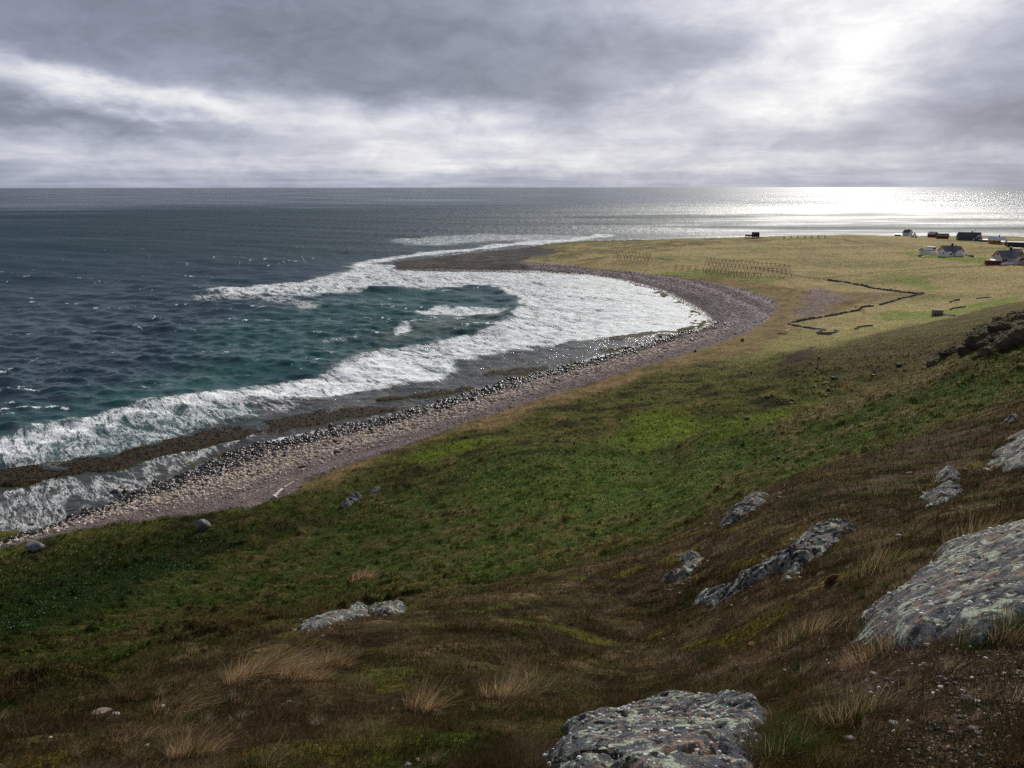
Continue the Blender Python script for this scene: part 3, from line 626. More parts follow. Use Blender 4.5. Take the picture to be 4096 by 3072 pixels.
def blades(x, y, z, h, wd, lean, tone, tip, seg=3):
    """bent tapering blades, one mesh; lean (n,2) horizontal reach of the tip in metres"""
    n = len(x); a = _fr.random(n) * math.pi; sx, sy = np.cos(a) * wd / 2, np.sin(a) * wd / 2
    rows = []
    for k in range(seg):
        t = k / seg; q = t ** 1.8; ww = 1 - .75 * t
        cx_, cy_, cz_ = x + lean[:, 0] * q, y + lean[:, 1] * q, z + h * (t - .25 * q * np.minimum(1, np.hypot(lean[:, 0], lean[:, 1]) / np.maximum(h, .01)))
        rows += [np.stack([cx_ - sx * ww, cy_ - sy * ww, cz_], 1), np.stack([cx_ + sx * ww, cy_ + sy * ww, cz_], 1)]
    q = 1.0
    rows.append(np.stack([x + lean[:, 0], y + lean[:, 1], z + h * (1 - .25 * np.minimum(1, np.hypot(lean[:, 0], lean[:, 1]) / np.maximum(h, .01)))], 1))
    m = 2 * seg + 1; V = np.stack(rows, 1).reshape(-1, 3); base = (np.arange(n) * m)[:, None]; fc = []
    for k in range(seg - 1):
        fc += [base + [2 * k, 2 * k + 1, 2 * k + 3], base + [2 * k, 2 * k + 3, 2 * k + 2]]
    fc.append(base + [2 * seg - 2, 2 * seg - 1, 2 * seg])
    Fc = np.stack(fc, 1).reshape(-1, 3)
    ts = np.repeat(np.arange(seg) / seg, 2); ts = np.r_[ts, 1.0]
    T = tone[:, None, :] + (tip - tone)[:, None, :] * ts[None, :, None]
    return V, Fc, T.reshape(-1, 3)
PAL = np.array([(.052, .031, .013), (.080, .054, .025), (.150, .106, .056), (.30, .22, .13), (.040, .046, .008), (.022, .036, .006), (.072, .043, .018)], np.float32)
def grass_layer(name, n, weight, hfun, label, mode):
    x, y, z, i, jn = scatter(n, weight)
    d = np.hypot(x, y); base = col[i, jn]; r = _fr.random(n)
    pn = fbm(x / 1.2, y / 1.2, 3, 101) if mode != 'heath' else fbm(x / .55, y / .55, 3, 101); pn2 = fbm(x / .35, y / .35, 2, 103); pn3 = fbm(x / 6, y / 6, 3, 105) if mode != 'heath' else fbm(x / 2.0, y / 2.0, 3, 105)
    h, wd = hfun(d, pn, pn2)
    h = h * (.55 + .9 * _fr.random(n)); wd = wd * (.7 + .6 * _fr.random(n))
    if mode == 'heath':
        s_ = np.clip(.52 + .36 * (r - .5) + 1.0 * pn + .85 * pn3, 0, .999)
        idx = np.select([s_ < .14, s_ < .34, s_ < .50, s_ < .56, s_ < .74, s_ < .92], [5, 4, 0, 6, 1, 2], 3)
        tone = PAL[idx] * (.6 + .5 * _fr.random(n))[:, None]; tone = .72 * tone + .28 * base
        tip = tone * 1.15 + np.array([.030, .021, .010]) * _fr.random(n)[:, None]
    else:
        pb = fbm(x / 2.2, y / 2.2, 3, 107); k = np.clip(.5 + 1.1 * pn + 1.0 * pb + .4 * pn3 + .15 * (r - .5), 0, 1)[:, None]; base = base * (.42 + 1.05 * np.clip(.5 + 1.5 * pb + .9 * pn, 0, 1))[:, None]
        straw = np.array([.150, .108, .046]); tone = base * (.86 + .28 * _fr.random(n))[:, None]
        tone = tone + (straw - tone) * np.clip((k - .62) * 1.5, 0, .75) * (.4 + .6 * (mode == 'hill'))
        tip = tone * 1.15 + np.array([.012, .011, .003])
    wx = .12 + .40 * _fr.random(n); ang = _fr.random(n) * 6.283
    lean = np.stack([h * (wx + .65 * np.cos(ang)), h * (.15 + .65 * np.sin(ang))], 1)
    V, Fc, T = blades(x, y, z - .012 * h, h, wd, lean, tone.astype(np.float32), tip.astype(np.float32), 3 if mode == 'heath' else 2)
    o = mk(name, V, Fc, m_grass, smooth=False, attrs={'tone': T}); return tag(o, label, 'grass', kind='stuff')
cover_n = 1 - gravel_w * .80
rock_free = np.ones_like(GX)                                    # filled in by the rocks below
patchy = .22 + .78 * sstep(-.28, .12, fbm(GX / 1.1, GY / 1.1, 4, 131) + .5 * fbm(GX / 4, GY / 4, 2, 133)) * (1 - .6 * moss)
def cut_rock(poly, grow=0.0):
    global rock_free
    m = (GX > poly[:, 0].min()) & (GX < poly[:, 0].max()) & (GY > poly[:, 1].min()) & (GY < poly[:, 1].max())
    rock_free[m] *= (sdf(GX[m], GY[m], poly) < -grow)

# ------------------------------------------------------------------ rock
m_rock, nt, b = material('lichen_conglomerate', 0.9, 0.2)
p = nt.pos()
na = nt.noise(p, 3.1, 5, .6); nb = nt.noise(nt.scale(p, (1, 1, 1.2)), 9, 6, .7, .4); ncx = nt.noise(p, 1.7, 6, .65, .6); nf = nt.noise(p, 55, 4, .7)
c = nt.mix(nt.ramp(na, .35, .65), (.26, .175, .125, 1), (.15, .13, .118, 1))
c = nt.mix(nt.ramp(nb + (ncx - .5) * .5, .44, .50), c, (.085, .093, .105, 1))
c = nt.mix(nt.ramp(nt.noise(p, 5.2, 7, .72, .7), .53, .565), c, (.38, .43, .33, 1))
c = nt.mix(nt.ramp(nt.noise(nt.scale(p, (1, 1, 1)), 12.5, 5, .65, .5) + (na - .5) * .3, .565, .59), c, (.016, .015, .014, 1))
c = nt.mix(nt.ramp(nt.noise(p, 2.3, 6, .7), .66, .70), c, (.30, .20, .115, 1))
vd = nt.voro(p, 34); vc = nt.sep(nt.voro(p, 34, out='Color'))
peb = nt.ramp(vd, .30, .20) * nt.ramp(vc[0], .70, .74)
c = nt.mix(peb, c, nt.mix(vc[1], (.34, .27, .23, 1), (.60, .57, .56, 1)))
s_ = nt.new('ShaderNodeVectorMath', operation='SCALE'); nt.put(s_.inputs[0], c); nt.put(s_.inputs['Scale'], nt.ramp(nf, .2, .8, .55, 1.4))
nt.put(b.inputs['Base Color'], s_.outputs[0])
nt.put(b.inputs['Normal'], nt.bump(nb * .5 + nf * .22 + peb * .35 + na * .5, 1.0, .09))
m_rock2 = paint('dark_weathered_rock', (.062, .052, .045), .85, .6, 1.2, .3, .6)
m_rockg = paint('grey_field_stone', (.165, .16, .16), .85, .5, 2.5, .25, .5)
m_rockd = paint('slate_dark_stone', (.05, .053, .06), .6, .5, 2.5, .4, .5)
m_rockt = paint('tan_field_stone', (.26, .20, .145), .85, .5, 2.5, .25, .5)
m_rocko = paint('rusty_stone', (.24, .095, .04), .85, .6, 9, .25, .5)

def ledge(name, outline, h, label, mat=None, cat='rock', rimw=.35, rough=.16, freq=1.0, lift=0.0, group=None, res=130, terr=0):
    """outcrop with its own thickness over a traced footprint"""
    poly = hits(outline)[:, :2]; mn = poly.min(0); mx = poly.max(0); ext = max(mx - mn); stp = ext / res
    gx_ = np.arange(mn[0] - 4 * stp, mx[0] + 5 * stp, stp); gy_ = np.arange(mn[1] - 4 * stp, mx[1] + 5 * stp, stp)
    X_, Y_ = np.meshgrid(gx_, gy_); small = min(mx - mn)
    s = sdf(X_, Y_, poly); s = s + small * .13 * fbm(X_ / (small * .30), Y_ / (small * .30), 5, len(name) + int(outline[0][0]) % 50)
    q = np.clip(s / (small * rimw), 0, 1); prof = 1 - (1 - q) ** 2.2
    e = small * freq; sd_ = int(outline[0][0] + outline[0][1]) % 97
    n = rough * (1.0 * fbm(X_ / (e * .5), Y_ / (e * .5), 3, sd_) + .5 * fbm(X_ / (e * .12), Y_ / (e * .12), 4, sd_ + 1) - 1.6 * np.maximum(0, .07 - np.abs(fbm(X_ / (e * .45), Y_ / (e * .22), 3, sd_ + 2))) / .07 * .6)
    fac = fbm(X_ / (e * .33), Y_ / (e * .33), 2, sd_ + 7); n = n + rough * .9 * (np.round(fac * 5) / 5 - fac) * 1.5
    Z = gz(X_.ravel(), Y_.ravel()).reshape(X_.shape)
    if terr: n = n + terr * (np.floor((fbm(X_ / (e * .5), Y_ / (e * .4), 3, sd_ + 5) + 1) * 4) / 4 - 1)
    top = Z + h * prof * (1 + n * 2.2) + lift * prof
    top = np.where(s <= 0, Z - .5 * h - .03, top)
    keep = s > -3 * stp
    o = mk(name, np.stack([X_, Y_, top], -1).reshape(-1, 3), grid_faces(*X_.shape, keep), mat or m_rock)
    cut_rock(poly, -.10 * small)
    return tag(o, label, cat, group)
def boulder_mesh(seed, flat=.7, sub=3, npl=13, jag=.08):
    import bmesh
    bm = bmesh.new(); bmesh.ops.create_icosphere(bm, subdivisions=sub, radius=1.0); V = np.array([v.co[:] for v in bm.verts]); Fc = [[v.index for v in f.verts] for f in bm.faces]; bm.free()
    r = np.random.default_rng(seed); N = r.normal(size=(npl, 3)); N /= np.linalg.norm(N, axis=1)[:, None]; dd = r.uniform(.62, 1.0, npl)
    dots = V @ N.T; rad = np.where(dots > .05, dd / np.maximum(dots, .05), 9).min(1); rad = np.minimum(rad, 1.1)
    V = V * rad[:, None]
    n = fbm(V[:, 0] * 2 + V[:, 2], V[:, 1] * 2 - V[:, 2], 4, seed); V = V * (1 + jag * n)[:, None]
    V[:, 2] *= flat; return V, np.array(Fc)
def boulder(name, px, py, wpx, label, mat, flat=.7, asp=1.3, seed=0, rz=0.0, cat='rock', group=None, tilt=0.0, sink=.25, sub=3):
    x, y, z = hit(px, py); d = math.hypot(x, y); dep = y * cP - (z - H) * sP; wm = wpx * dep / F / 2
    V, Fc = boulder_mesh(seed or int(px * 7 + py), flat, sub); V = V * (wm, wm / asp, wm)
    o = mk(name, V, Fc, mat); z = float(gz(x, y)[0]); o.location = (x, y, z + wm * flat * (1 - 2 * sink)); o.rotation_euler = (tilt, tilt * .4, rz)
    return tag(o, label, cat, group)

ledge('boulder', [(2110, 3200), (2150, 3060), (2190, 2990), (2260, 2935), (2340, 2885), (2440, 2855), (2560, 2830), (2660, 2805), (2770, 2795), (2870, 2815), (2980, 2825), (3060, 2870), (3085, 2915), (3050, 2960), (2990, 3030), (2950, 3200)], .15,
      'pebbly grey boulder speckled with black and pale green lichen at the bottom edge', rough=.15, rimw=.16, res=200)
ledge('rock_slab', [(3400, 2600), (3440, 2530), (3475, 2460), (3570, 2390), (3700, 2280), (3750, 2215), (3800, 2200), (3960, 2165), (4096, 2130), (4300, 2090), (4420, 2300), (4250, 2440), (4096, 2470), (3990, 2570), (3900, 2640), (3860, 2610), (3760, 2580), (3650, 2630), (3560, 2640), (3470, 2620)], .17,
      'broad sloping grey slab with green lichen and tan scars, largest rock on the slope', rough=.09, rimw=.10, res=230)
ledge('rock_ledge', [(2765, 2410), (2780, 2360), (2850, 2342), (2945, 2335), (2955, 2292), (3050, 2262), (3120, 2222), (3230, 2142), (3300, 2115), (3400, 2108), (3420, 2125), (3330, 2162), (3290, 2202), (3240, 2272), (3180, 2312), (3100, 2312), (2990, 2362), (2900, 2402), (2840, 2432)], .27,
      'long broken grey ledge running diagonally through brown heath above the orange stone', rough=.42, rimw=.25, res=190)
ledge('rock_ledge', [(2700, 2225), (2790, 2208), (2815, 2240), (2770, 2300), (2710, 2328), (2630, 2340), (2640, 2318), (2710, 2298), (2735, 2262)], .24, 'short hooked grey ledge at the brow of the heath beside the bright green slope', rough=.3, res=110)
ledge('rock_ledge', [(2870, 2100), (2960, 2028), (3045, 1985), (3068, 1990), (3040, 2025), (2960, 2075), (2900, 2108)], .38, 'narrow grey rock edge jutting over the green slope at the brow', rough=.35, res=100)
ledge('rock_outcrop', [(3690, 2005), (3700, 1975), (3760, 1950), (3830, 1935), (3850, 1962), (3810, 2002), (3770, 2022), (3710, 2030)], .28, 'low flat grey-green rock among brown tussocks, below a smaller pebbly one', rough=.25, res=100)
ledge('rock_outcrop', [(3728, 1930), (3745, 1895), (3790, 1878), (3842, 1900), (3835, 1925), (3780, 1935)], .3, 'small pebbly hump of rock directly above the flat grey-green rock', rough=.25, res=90)
ledge('rock_outcrop', [(3975, 1860), (4000, 1800), (4050, 1755), (4130, 1710), (4300, 1700), (4300, 1880), (4120, 1880), (4030, 1885)], .45, 'dark lichen covered outcrop at the right edge under a peaty bank', rough=.25, res=130)
ledge('rock_outcrop', [(4010, 1695), (4030, 1682), (4062, 1668), (4075, 1674), (4055, 1692)], .3, 'tiny pale rock poking from grass near the right edge', rough=.25, res=60)
ledge('rock_ledge', [(1185, 2515), (1210, 2497), (1290, 2468), (1370, 2455), (1450, 2440), (1480, 2440), (1470, 2460), (1390, 2480), (1290, 2510), (1210, 2522)], .14, 'long pale ledge with yellow lichen on the brow above tall straw tussocks', rough=.2, res=120)
ledge('rock_ledge', [(1450, 2448), (1530, 2440), (1560, 2428), (1615, 2422), (1620, 2446), (1570, 2462), (1500, 2460)], .20, 'squarish pale block of rock at the end of the yellow lichened ledge', rough=.25, res=90)
ledge('rock_outcrop', [(1360, 2025), (1385, 1998), (1440, 1985), (1450, 1995), (1420, 2012), (1380, 2035)], .9, 'weathered grey outcrop in two steps on the green slope above the shingle', mat=m_rockg, rough=.3, res=70)
ledge('rock_outcrop', [(1470, 1975), (1500, 1962), (1520, 1958), (1515, 1968), (1485, 1982)], .5, 'flat grey rock just right of the stepped outcrop on the slope', mat=m_rockg, rough=.3, res=50)
m_crag, nt, b = material('mossy_crag_rock', .9, .2); p = nt.pos(); gn = nt.sep(X(nt, nt.new('ShaderNodeNewGeometry').outputs['Normal']))
na = nt.noise(p, .9, 6, .65); nb = nt.noise(p, 3.5, 5, .7); c = nt.mix(nt.ramp(na, .35, .65), (.060, .045, .035, 1), (.115, .088, .068, 1)); c = nt.mix(nt.ramp(gn[2] + (nb - .5) * .9 + (na - .5) * 1.2, .45, .75), c, (.082, .066, .022, 1))
c = nt.mix(nt.ramp(nb, .66, .72) * nt.ramp(na, .5, .6), c, (.20, .18, .18, 1)); nt.put(b.inputs['Base Color'], c); nt.put(b.inputs['Normal'], nt.bump(nb * .6 + na * .6, 1.0, .3))
CR = np.array([(3800, 1458), (3822, 1418), (3850, 1382), (3875, 1358), (3900, 1335), (3925, 1312), (3960, 1290), (4030, 1275), (4250, 1262), (4300, 1385), (4150, 1392), (4050, 1385), (4000, 1405), (3950, 1432), (3900, 1445), (3850, 1470)], float)
rc_ = np.random.default_rng(17); cv, cf, nn_, cnt, tries = [], [], 0, 0, 0
while cnt < 62 and tries < 3000:
    tries += 1; q = CR.min(0) + (CR.max(0) - CR.min(0)) * rc_.random(2)
    if sdf(np.array([q[0]]), np.array([q[1]]), CR)[0] < 2: continue
    g3 = hit(q[0], q[1]); dd_ = math.hypot(g3[0], g3[1])
    if dd_ > 122: th_q, s_q = polar(q[0], q[1]); dd_ = 108.0; g3 = np.array((dd_ * math.sin(th_q), dd_ * math.cos(th_q), H - s_q * dd_)) - (0, 0, .5)
    rr = rc_.uniform(.55, 1.15) * (1 + .6 * (rc_.random() < .25)); V_, F_ = boulder_mesh(900 + cnt, rc_.uniform(.5, .95), 3, 11, .12); a_ = rc_.random() * 6.28
    V_ = V_ * (rr * rc_.uniform(1, 1.7), rr, rr); V_ = np.c_[V_[:, 0] * math.cos(a_) - V_[:, 1] * math.sin(a_), V_[:, 0] * math.sin(a_) + V_[:, 1] * math.cos(a_), V_[:, 2] + .2 * V_[:, 0]]
    cv.append(V_ + g3 + (0, 0, rc_.uniform(-.25, .40))); cf.append(F_ + nn_); nn_ += len(V_); cnt += 1
    if dd_ == 108.0: cv.append(V_ * 1.5 + g3 - (0, 0, 1.3)); cf.append(F_ + nn_); nn_ += len(V_)
cv = np.concatenate(cv); c0 = cv.mean(0); tmp = mk('crag_blocks', cv - c0, np.concatenate(cf), m_crag, smooth=False)
md = tmp.modifiers.new('remesh', 'REMESH'); md.mode = 'VOXEL'; md.voxel_size = .08
bpy.context.view_layer.update(); me = bpy.data.meshes.new_from_object(tmp.evaluated_get(bpy.context.evaluated_depsgraph_get())); crag = bpy.data.objects.new('crag', me); C.objects.link(crag); crag.location = c0; bpy.data.objects.remove(tmp)
k_ = len(me.vertices); cvv = np.empty(k_ * 3, np.float32); me.vertices.foreach_get('co', cvv); cvv = cvv.reshape(-1, 3); cn = np.empty(k_ * 3, np.float32); me.vertex_normals.foreach_get('vector', cn); cn = cn.reshape(-1, 3)
rg = fbm(cvv[:, 0] * 1.1 + cvv[:, 2] * .9, cvv[:, 1] * 1.1 - cvv[:, 2] * 2.2, 4, 71); rg2_ = fbm(cvv[:, 0] * 3.5 + cvv[:, 2] * 2, cvv[:, 1] * 3.5 - cvv[:, 2] * 5, 4, 73)
cvv = cvv + cn * (.26 * (np.round(rg * 3) / 3) + .07 * rg2_)[:, None]; me.vertices.foreach_set('co', cvv.astype(np.float32).ravel()); me.update(); me.materials.clear(); me.materials.append(m_crag); me.polygons.foreach_set('use_smooth', np.zeros(len(me.polygons), bool))
tag(crag, 'craggy dark rock outcrop hung with moss on the hillside at the right edge', 'rock')
boulder('boulder', 3852, 1425, 62, 'dark purple block with pale top lying at the foot of the crag', m_rock2, .8, 1.2, 11)
BL = [(138, 2198, 72, m_rockg, .75, 1.2, 'pale grey boulder at the left edge above the surf', .2), (808, 2120, 66, m_rockg, 1.05, 1.6, 'upright leaning grey boulder in dark green plants above the shingle', .35),
      (2988, 1682, 20, m_rockd, .85, 1.2, 'lone round blue-black stone on the bright green hollow', 0), (3311, 1566, 22, m_rockd, 1.0, 1.1, 'dark wedge shaped stone standing among pale flat stones', .2),
      (3336, 1516, 30, m_rockd, .6, 1.7, 'long dark stone highest in the scatter of stones in the hollow', 0), (3260, 1545, 20, m_rockg, .5, 1.6, 'flat grey stone left of the dark wedge shaped stone', 0),
      (3160, 1618, 22, m_rockt, .45, 1.6, 'pale flat stone lowest in the hollow', 0), (3163, 1604, 18, m_rockd, .35, 2, 'thin dark slab just above the pale flat stone in the hollow', 0), (3068, 1592, 24, m_rockt, .5, 1.7, 'pinkish stone left of the pale flat stone in the hollow', 0),
      (3279, 1574, 13, m_rockg, .5, 1.4, 'small grey stone touching the left side of the dark wedge', 0), (3303, 1585, 20, m_rockd, .4, 1.8, 'low dark stone in front of the dark wedge', 0), (3331, 1557, 16, m_rockg, .5, 1.8, 'pale tilted flake right of the dark wedge', .3),
      (3304, 1534, 28, m_rockt, .35, 1.9, 'long low brown stone between the two dark stones', 0), (3497, 1493, 12, m_rockg, .9, 1.1, 'small upright grey stone on the far side of the hollow', 0), (3494, 1507, 16, m_rockd, .4, 1.6, 'flat dark stone below the small upright grey one', 0),
      (3595, 1472, 34, m_rock2, .5, 1.8, 'brown half buried rock on the dark slope', 0), (3373, 1516, 10, m_rockt, .7, 1.2, 'small tan stone right of the long dark stone', 0),
      (690, 2530, 22, m_rockg, .8, 1.3, 'small bluish grey stone in the middle of the left slope', 0), (2780, 1410, 12, m_rock2, 1, 1.1, 'square brown lump on the top of the shingle', 0), (2968, 1365, 16, m_rock2, 1.0, 1.2, 'dark hummock of rock on dry turf behind the shingle', 0),
      (3320, 2340, 44, m_rocko, 1.5, 1.7, 'upright rust orange stone in brown heath', .5), (3010, 2570, 40, m_rocko, .22, 1.5, 'flat rust red flake lying on gravelly moss', 0), (3632, 1895, 32, m_rockt, .5, 1.6, 'small square tan stone on brown heath at upper right', 0),
      (3350, 1478, 9, m_rockg, .5, 1.4, 'tiny grey stone near the taller fence post', 0), (4060, 1425, 16, m_rockt, .35, 1.9, 'pale flat stone on grass right of the crag foot', 0), (3985, 1480, 18, m_rockt, .4, 1.6, 'pale stone on the grass below the crag', 0),
      (3750, 1512, 22, m_rockg, .4, 1.7, 'grey flat stone on the mossy spur below the crag', 0), (3425, 1600, 34, m_rockt, .35, 2.4, 'long thin tan stone along the crest of the spur', .2), (2985, 2030, 10, m_rockd, .8, 1.2, 'small black stone on the green slope near the flowers', 0),
      (3110, 1838, 18, m_rockd, 1.0, 1.1, 'dark round hummock of stone on the flowery slope', 0), (3950, 2330, 46, m_rockt, .4, 1.5, 'loose tan stone resting on the broad slab', .3), (3840, 2345, 40, m_rockt, .5, 2.2, 'long ochre pebble stone lying on the broad slab', 0),
      (3760, 2720, 44, m_rockg, .4, 1.6, 'grey-brown cobble in the gravel below the slab', 0), (3870, 2800, 66, m_rock2, .4, 1.8, 'long brown stone in the gravel at the lower right', 0), (2960, 3010, 56, m_rockt, .5, 1.6, 'mossy tan stone at the right foot of the bottom boulder', 0),
      (1340, 1770, 22, m_rock2, .6, 1.5, 'angular brown boulder among the pale cobbles', 0), (1345, 1812, 30, m_rockd, .5, 1.5, 'black boulder lying on the fine shingle', 0), (1205, 1868, 34, m_rockd, .45, 1.5, 'boulder topped with orange lichen on the shingle', 0), (1095, 1822, 26, m_rockg, .7, 1.2, 'grey wet boulder at the lower edge of the cobbles', 0)]
for i_, (px, py, wpx, mt, fl, asp, lab, ti) in enumerate(BL):
    o = boulder('stone' if wpx < 40 else 'boulder', px, py, wpx, lab, mt, fl, asp, 200 + i_, rz=(i_ * 1.7) % .9 - .3, tilt=ti)
    if 'orange lichen' in lab:
        V, Fc = boulder_mesh(200 + i_, fl, 2); s_ = o.dimensions.x / 2
        cap = mk('lichen', V * (s_ * .75, s_ * .5, s_ * .32), Fc, paint('orange_lichen', (.42, .20, .02), .9, .4, 6), parent=o); cap.location = (0, 0, s_ * fl * .62)
o = boulder('flat_stone', 390, 2840, 96, 'pale flat stone flake lying on heath at the lower left', m_rockt, .14, 2.0, 77, rz=.35, sink=.1)
for px, py, wpx, lab in ((410, 1952, 38, 'weedy black boulder awash beside the beach'), (455, 1910, 44, 'low black rock awash farther from the beach'), (180, 1982, 50, 'low weedy skerry awash near the left edge'), (128, 2040, 34, 'black boulder in the backwash at the lower left of the surf'), (1625, 1100, 0, '')):
    if wpx: boulder('skerry', px, py + 60, wpx, lab, paint('wet_black_rock', (.022, .020, .017), .3, .4, 3, .5, .5), .4, 1.5, px, cat='rock', sink=.35)
# ------------------------------------------------------------------ loose stones
import bmesh
def ico(sub):
    bm = bmesh.new(); bmesh.ops.create_icosphere(bm, subdivisions=sub, radius=1.0); V = np.array([v.co[:] for v in bm.verts], np.float32); Fc = np.array([[v.index for v in f.verts] for f in bm.faces]); bm.free(); return V, Fc
def stones(name, x, y, z, r, tone, label, cat, mat, sub=1, flat=(.45, .8)):
    n = len(x); V0, F0 = ico(sub); a = _fr.random(n) * 6.283; asp = .6 + .35 * _fr.random(n); fl = flat[0] + (flat[1] - flat[0]) * _fr.random(n)
    jit = 1 + .16 * _fr.standard_normal((n, len(V0), 1)).astype(np.float32) * (.9 if sub == 1 else 1)
    V = V0[None] * jit * np.stack([r, r * asp, r * fl], 1)[:, None, :]
    ca, sa = np.cos(a)[:, None], np.sin(a)[:, None]; vx = V[:, :, 0] * ca - V[:, :, 1] * sa; vy = V[:, :, 0] * sa + V[:, :, 1] * ca
    V = np.stack([vx + x[:, None], vy + y[:, None], V[:, :, 2] + (z + r * fl * .35)[:, None]], -1).reshape(-1, 3)
    Fc = (F0[None] + (np.arange(n) * len(V0))[:, None, None]).reshape(-1, 3)
    o = mk(name, V, Fc, mat, attrs={'tone': np.repeat(tone, len(V0), 0)}); return tag(o, label, cat, kind='stuff')
m_stone, nt, b = material('beach_stone', 0.7, 0.3)
c = nt.attr('tone', 'Color'); n_ = nt.noise(nt.pos(), 6, 4, .6); s_ = nt.new('ShaderNodeVectorMath', operation='SCALE'); nt.put(s_.inputs[0], c); nt.put(s_.inputs['Scale'], nt.ramp(n_, .25, .75, .75, 1.25)); nt.put(b.inputs['Base Color'], s_.outputs[0])
m_wstone, nt, b = material('wet_beach_stone', 0.28, 0.5); nt.put(b.inputs['Base Color'], nt.attr('tone', 'Color'))
near_b = beach * sstep(300, 230, GD) * (GD < 300)
n = 17000; x, y, z, i, jn = scatter(n, near_b * (1 - rockflat)); rl = rel[i, jn] + .13 * _fr.standard_normal(n); sh_ = shore[i, jn]
dark = rl < .27; fine = rl > .60
r = np.where(dark, .15 + .50 * _fr.random(n) ** 2.5, np.where(fine, .09 + .10 * _fr.random(n), .17 + .30 * _fr.random(n) ** 1.5)) * np.clip(np.hypot(x, y) / 140, .8, 1.25)
pal = np.array([(.52, .42, .34), (.46, .38, .33), (.40, .29, .22), (.56, .50, .46), (.32, .27, .25), (.38, .32, .20), (.25, .17, .15)]); tone = pal[_fr.integers(0, 7, n)] * (.75 + .5 * _fr.random(n))[:, None]
pf = np.array([(.22, .165, .15), (.29, .225, .20), (.165, .125, .115), (.35, .285, .26)]); tone = np.where(fine[:, None], pf[_fr.integers(0, 4, n)] * (.7 + .6 * _fr.random(n))[:, None], tone)
pdk = np.array([(.035, .03, .024), (.05, .04, .03), (.028, .026, .026), (.07, .055, .04)]); tone = np.where(dark[:, None], pdk[_fr.integers(0, 4, n)], tone)
for msk, nm, lab, mt in ((dark, 'wet_cobbles', 'dark wet seaweed covered cobbles along the water edge', m_wstone), (~dark & ~fine, 'cobbles', 'pale pinkish cobbles in the middle of the beach', m_stone), (fine, 'shingle', 'fine purple shingle at the top of the beach', m_stone)):
    stones(nm, x[msk], y[msk], z[msk], r[msk], tone[msk], lab, 'stones', mt)
# far shingle: coarser pebbles only as specks
n = 9000; x, y, z, i, jn = scatter(n, beach * sstep(230, 270, GD) * (1 - rockflat)); t = np.array([(.30, .24, .23), (.14, .10, .10), (.40, .35, .34), (.07, .055, .05)])[_fr.integers(0, 4, n)]
stones('shingle', x, y, z, (.10 + .22 * _fr.random(n)) * np.clip(np.hypot(x, y) / 260, 1, 1.6), t * (.7 + .5 * _fr.random(n))[:, None], 'purple grey shingle curving round the head of the bay', 'stones', m_stone, flat=(.3, .5))
# plain and slope: scattered small stones; gravel by the photographer
n = 1500; x, y, z, i, jn = scatter(n, heath * rock_free * (gravel_w ** 2 + .015) * (GD < 26)); dd = np.hypot(x, y); r = np.clip((.004 + .011 * _fr.random(n) ** 3) * (.8 + dd / 9), 0, .04)
t = np.array([(.62, .58, .56), (.50, .46, .43), (.36, .29, .25), (.20, .13, .09), (.24, .19, .16), (.22, .11, .06), (.08, .07, .065)])[_fr.integers(0, 7, n)]
stones('pebbles', x, y, z - r * .35, r, t * (.8 + .3 * _fr.random(n))[:, None], 'white and brown quartz pebbles strewn on peaty gravel', 'pebbles', m_stone, flat=(.6, .9))
n = 2200; x, y, z, i, jn = scatter(n, heath * rock_free * (gravel_w ** 2) * (GD < 22)); dd = np.hypot(x, y); r = np.clip((.005 + .013 * _fr.random(n) ** 4) * (.8 + dd / 9), 0, .05)
t = np.array([(.055, .038, .028), (.085, .055, .04), (.04, .028, .02), (.12, .08, .055)])[_fr.integers(0, 4, n)]
stones('gravel', x, y, z - r * .3, r, t, 'brown gravel and broken stone between tufts of heath', 'gravel', m_stone, flat=(.4, .8))
# broken pieces lying round the ledges
near_r = sstep(1.0, 0, rock_free) ; nb_ = np.zeros_like(GX)
for sh_i in (6, 14, 24):
    for ax in (0, 1):
        nb_ = np.maximum(nb_, np.maximum(np.roll(near_r, sh_i, ax), np.roll(near_r, -sh_i, ax)))
n = 420; x, y, z, i, jn = scatter(n, heath * rock_free * (nb_ + .02) * (GD < 28)); dd = np.hypot(x, y); r = np.clip((.012 + .035 * _fr.random(n) ** 2) * (.7 + dd / 12), 0, .14)
t = np.array([(.20, .15, .12), (.13, .12, .115), (.26, .19, .14), (.09, .07, .06), (.30, .26, .23), (.22, .12, .075)])[_fr.integers(0, 6, n)]
stones('rubble', x, y, z - r * .2, r, t, 'broken tan and grey rock chips lying round the ledges in the heath', 'rubble', m_stone, flat=(.35, .7))
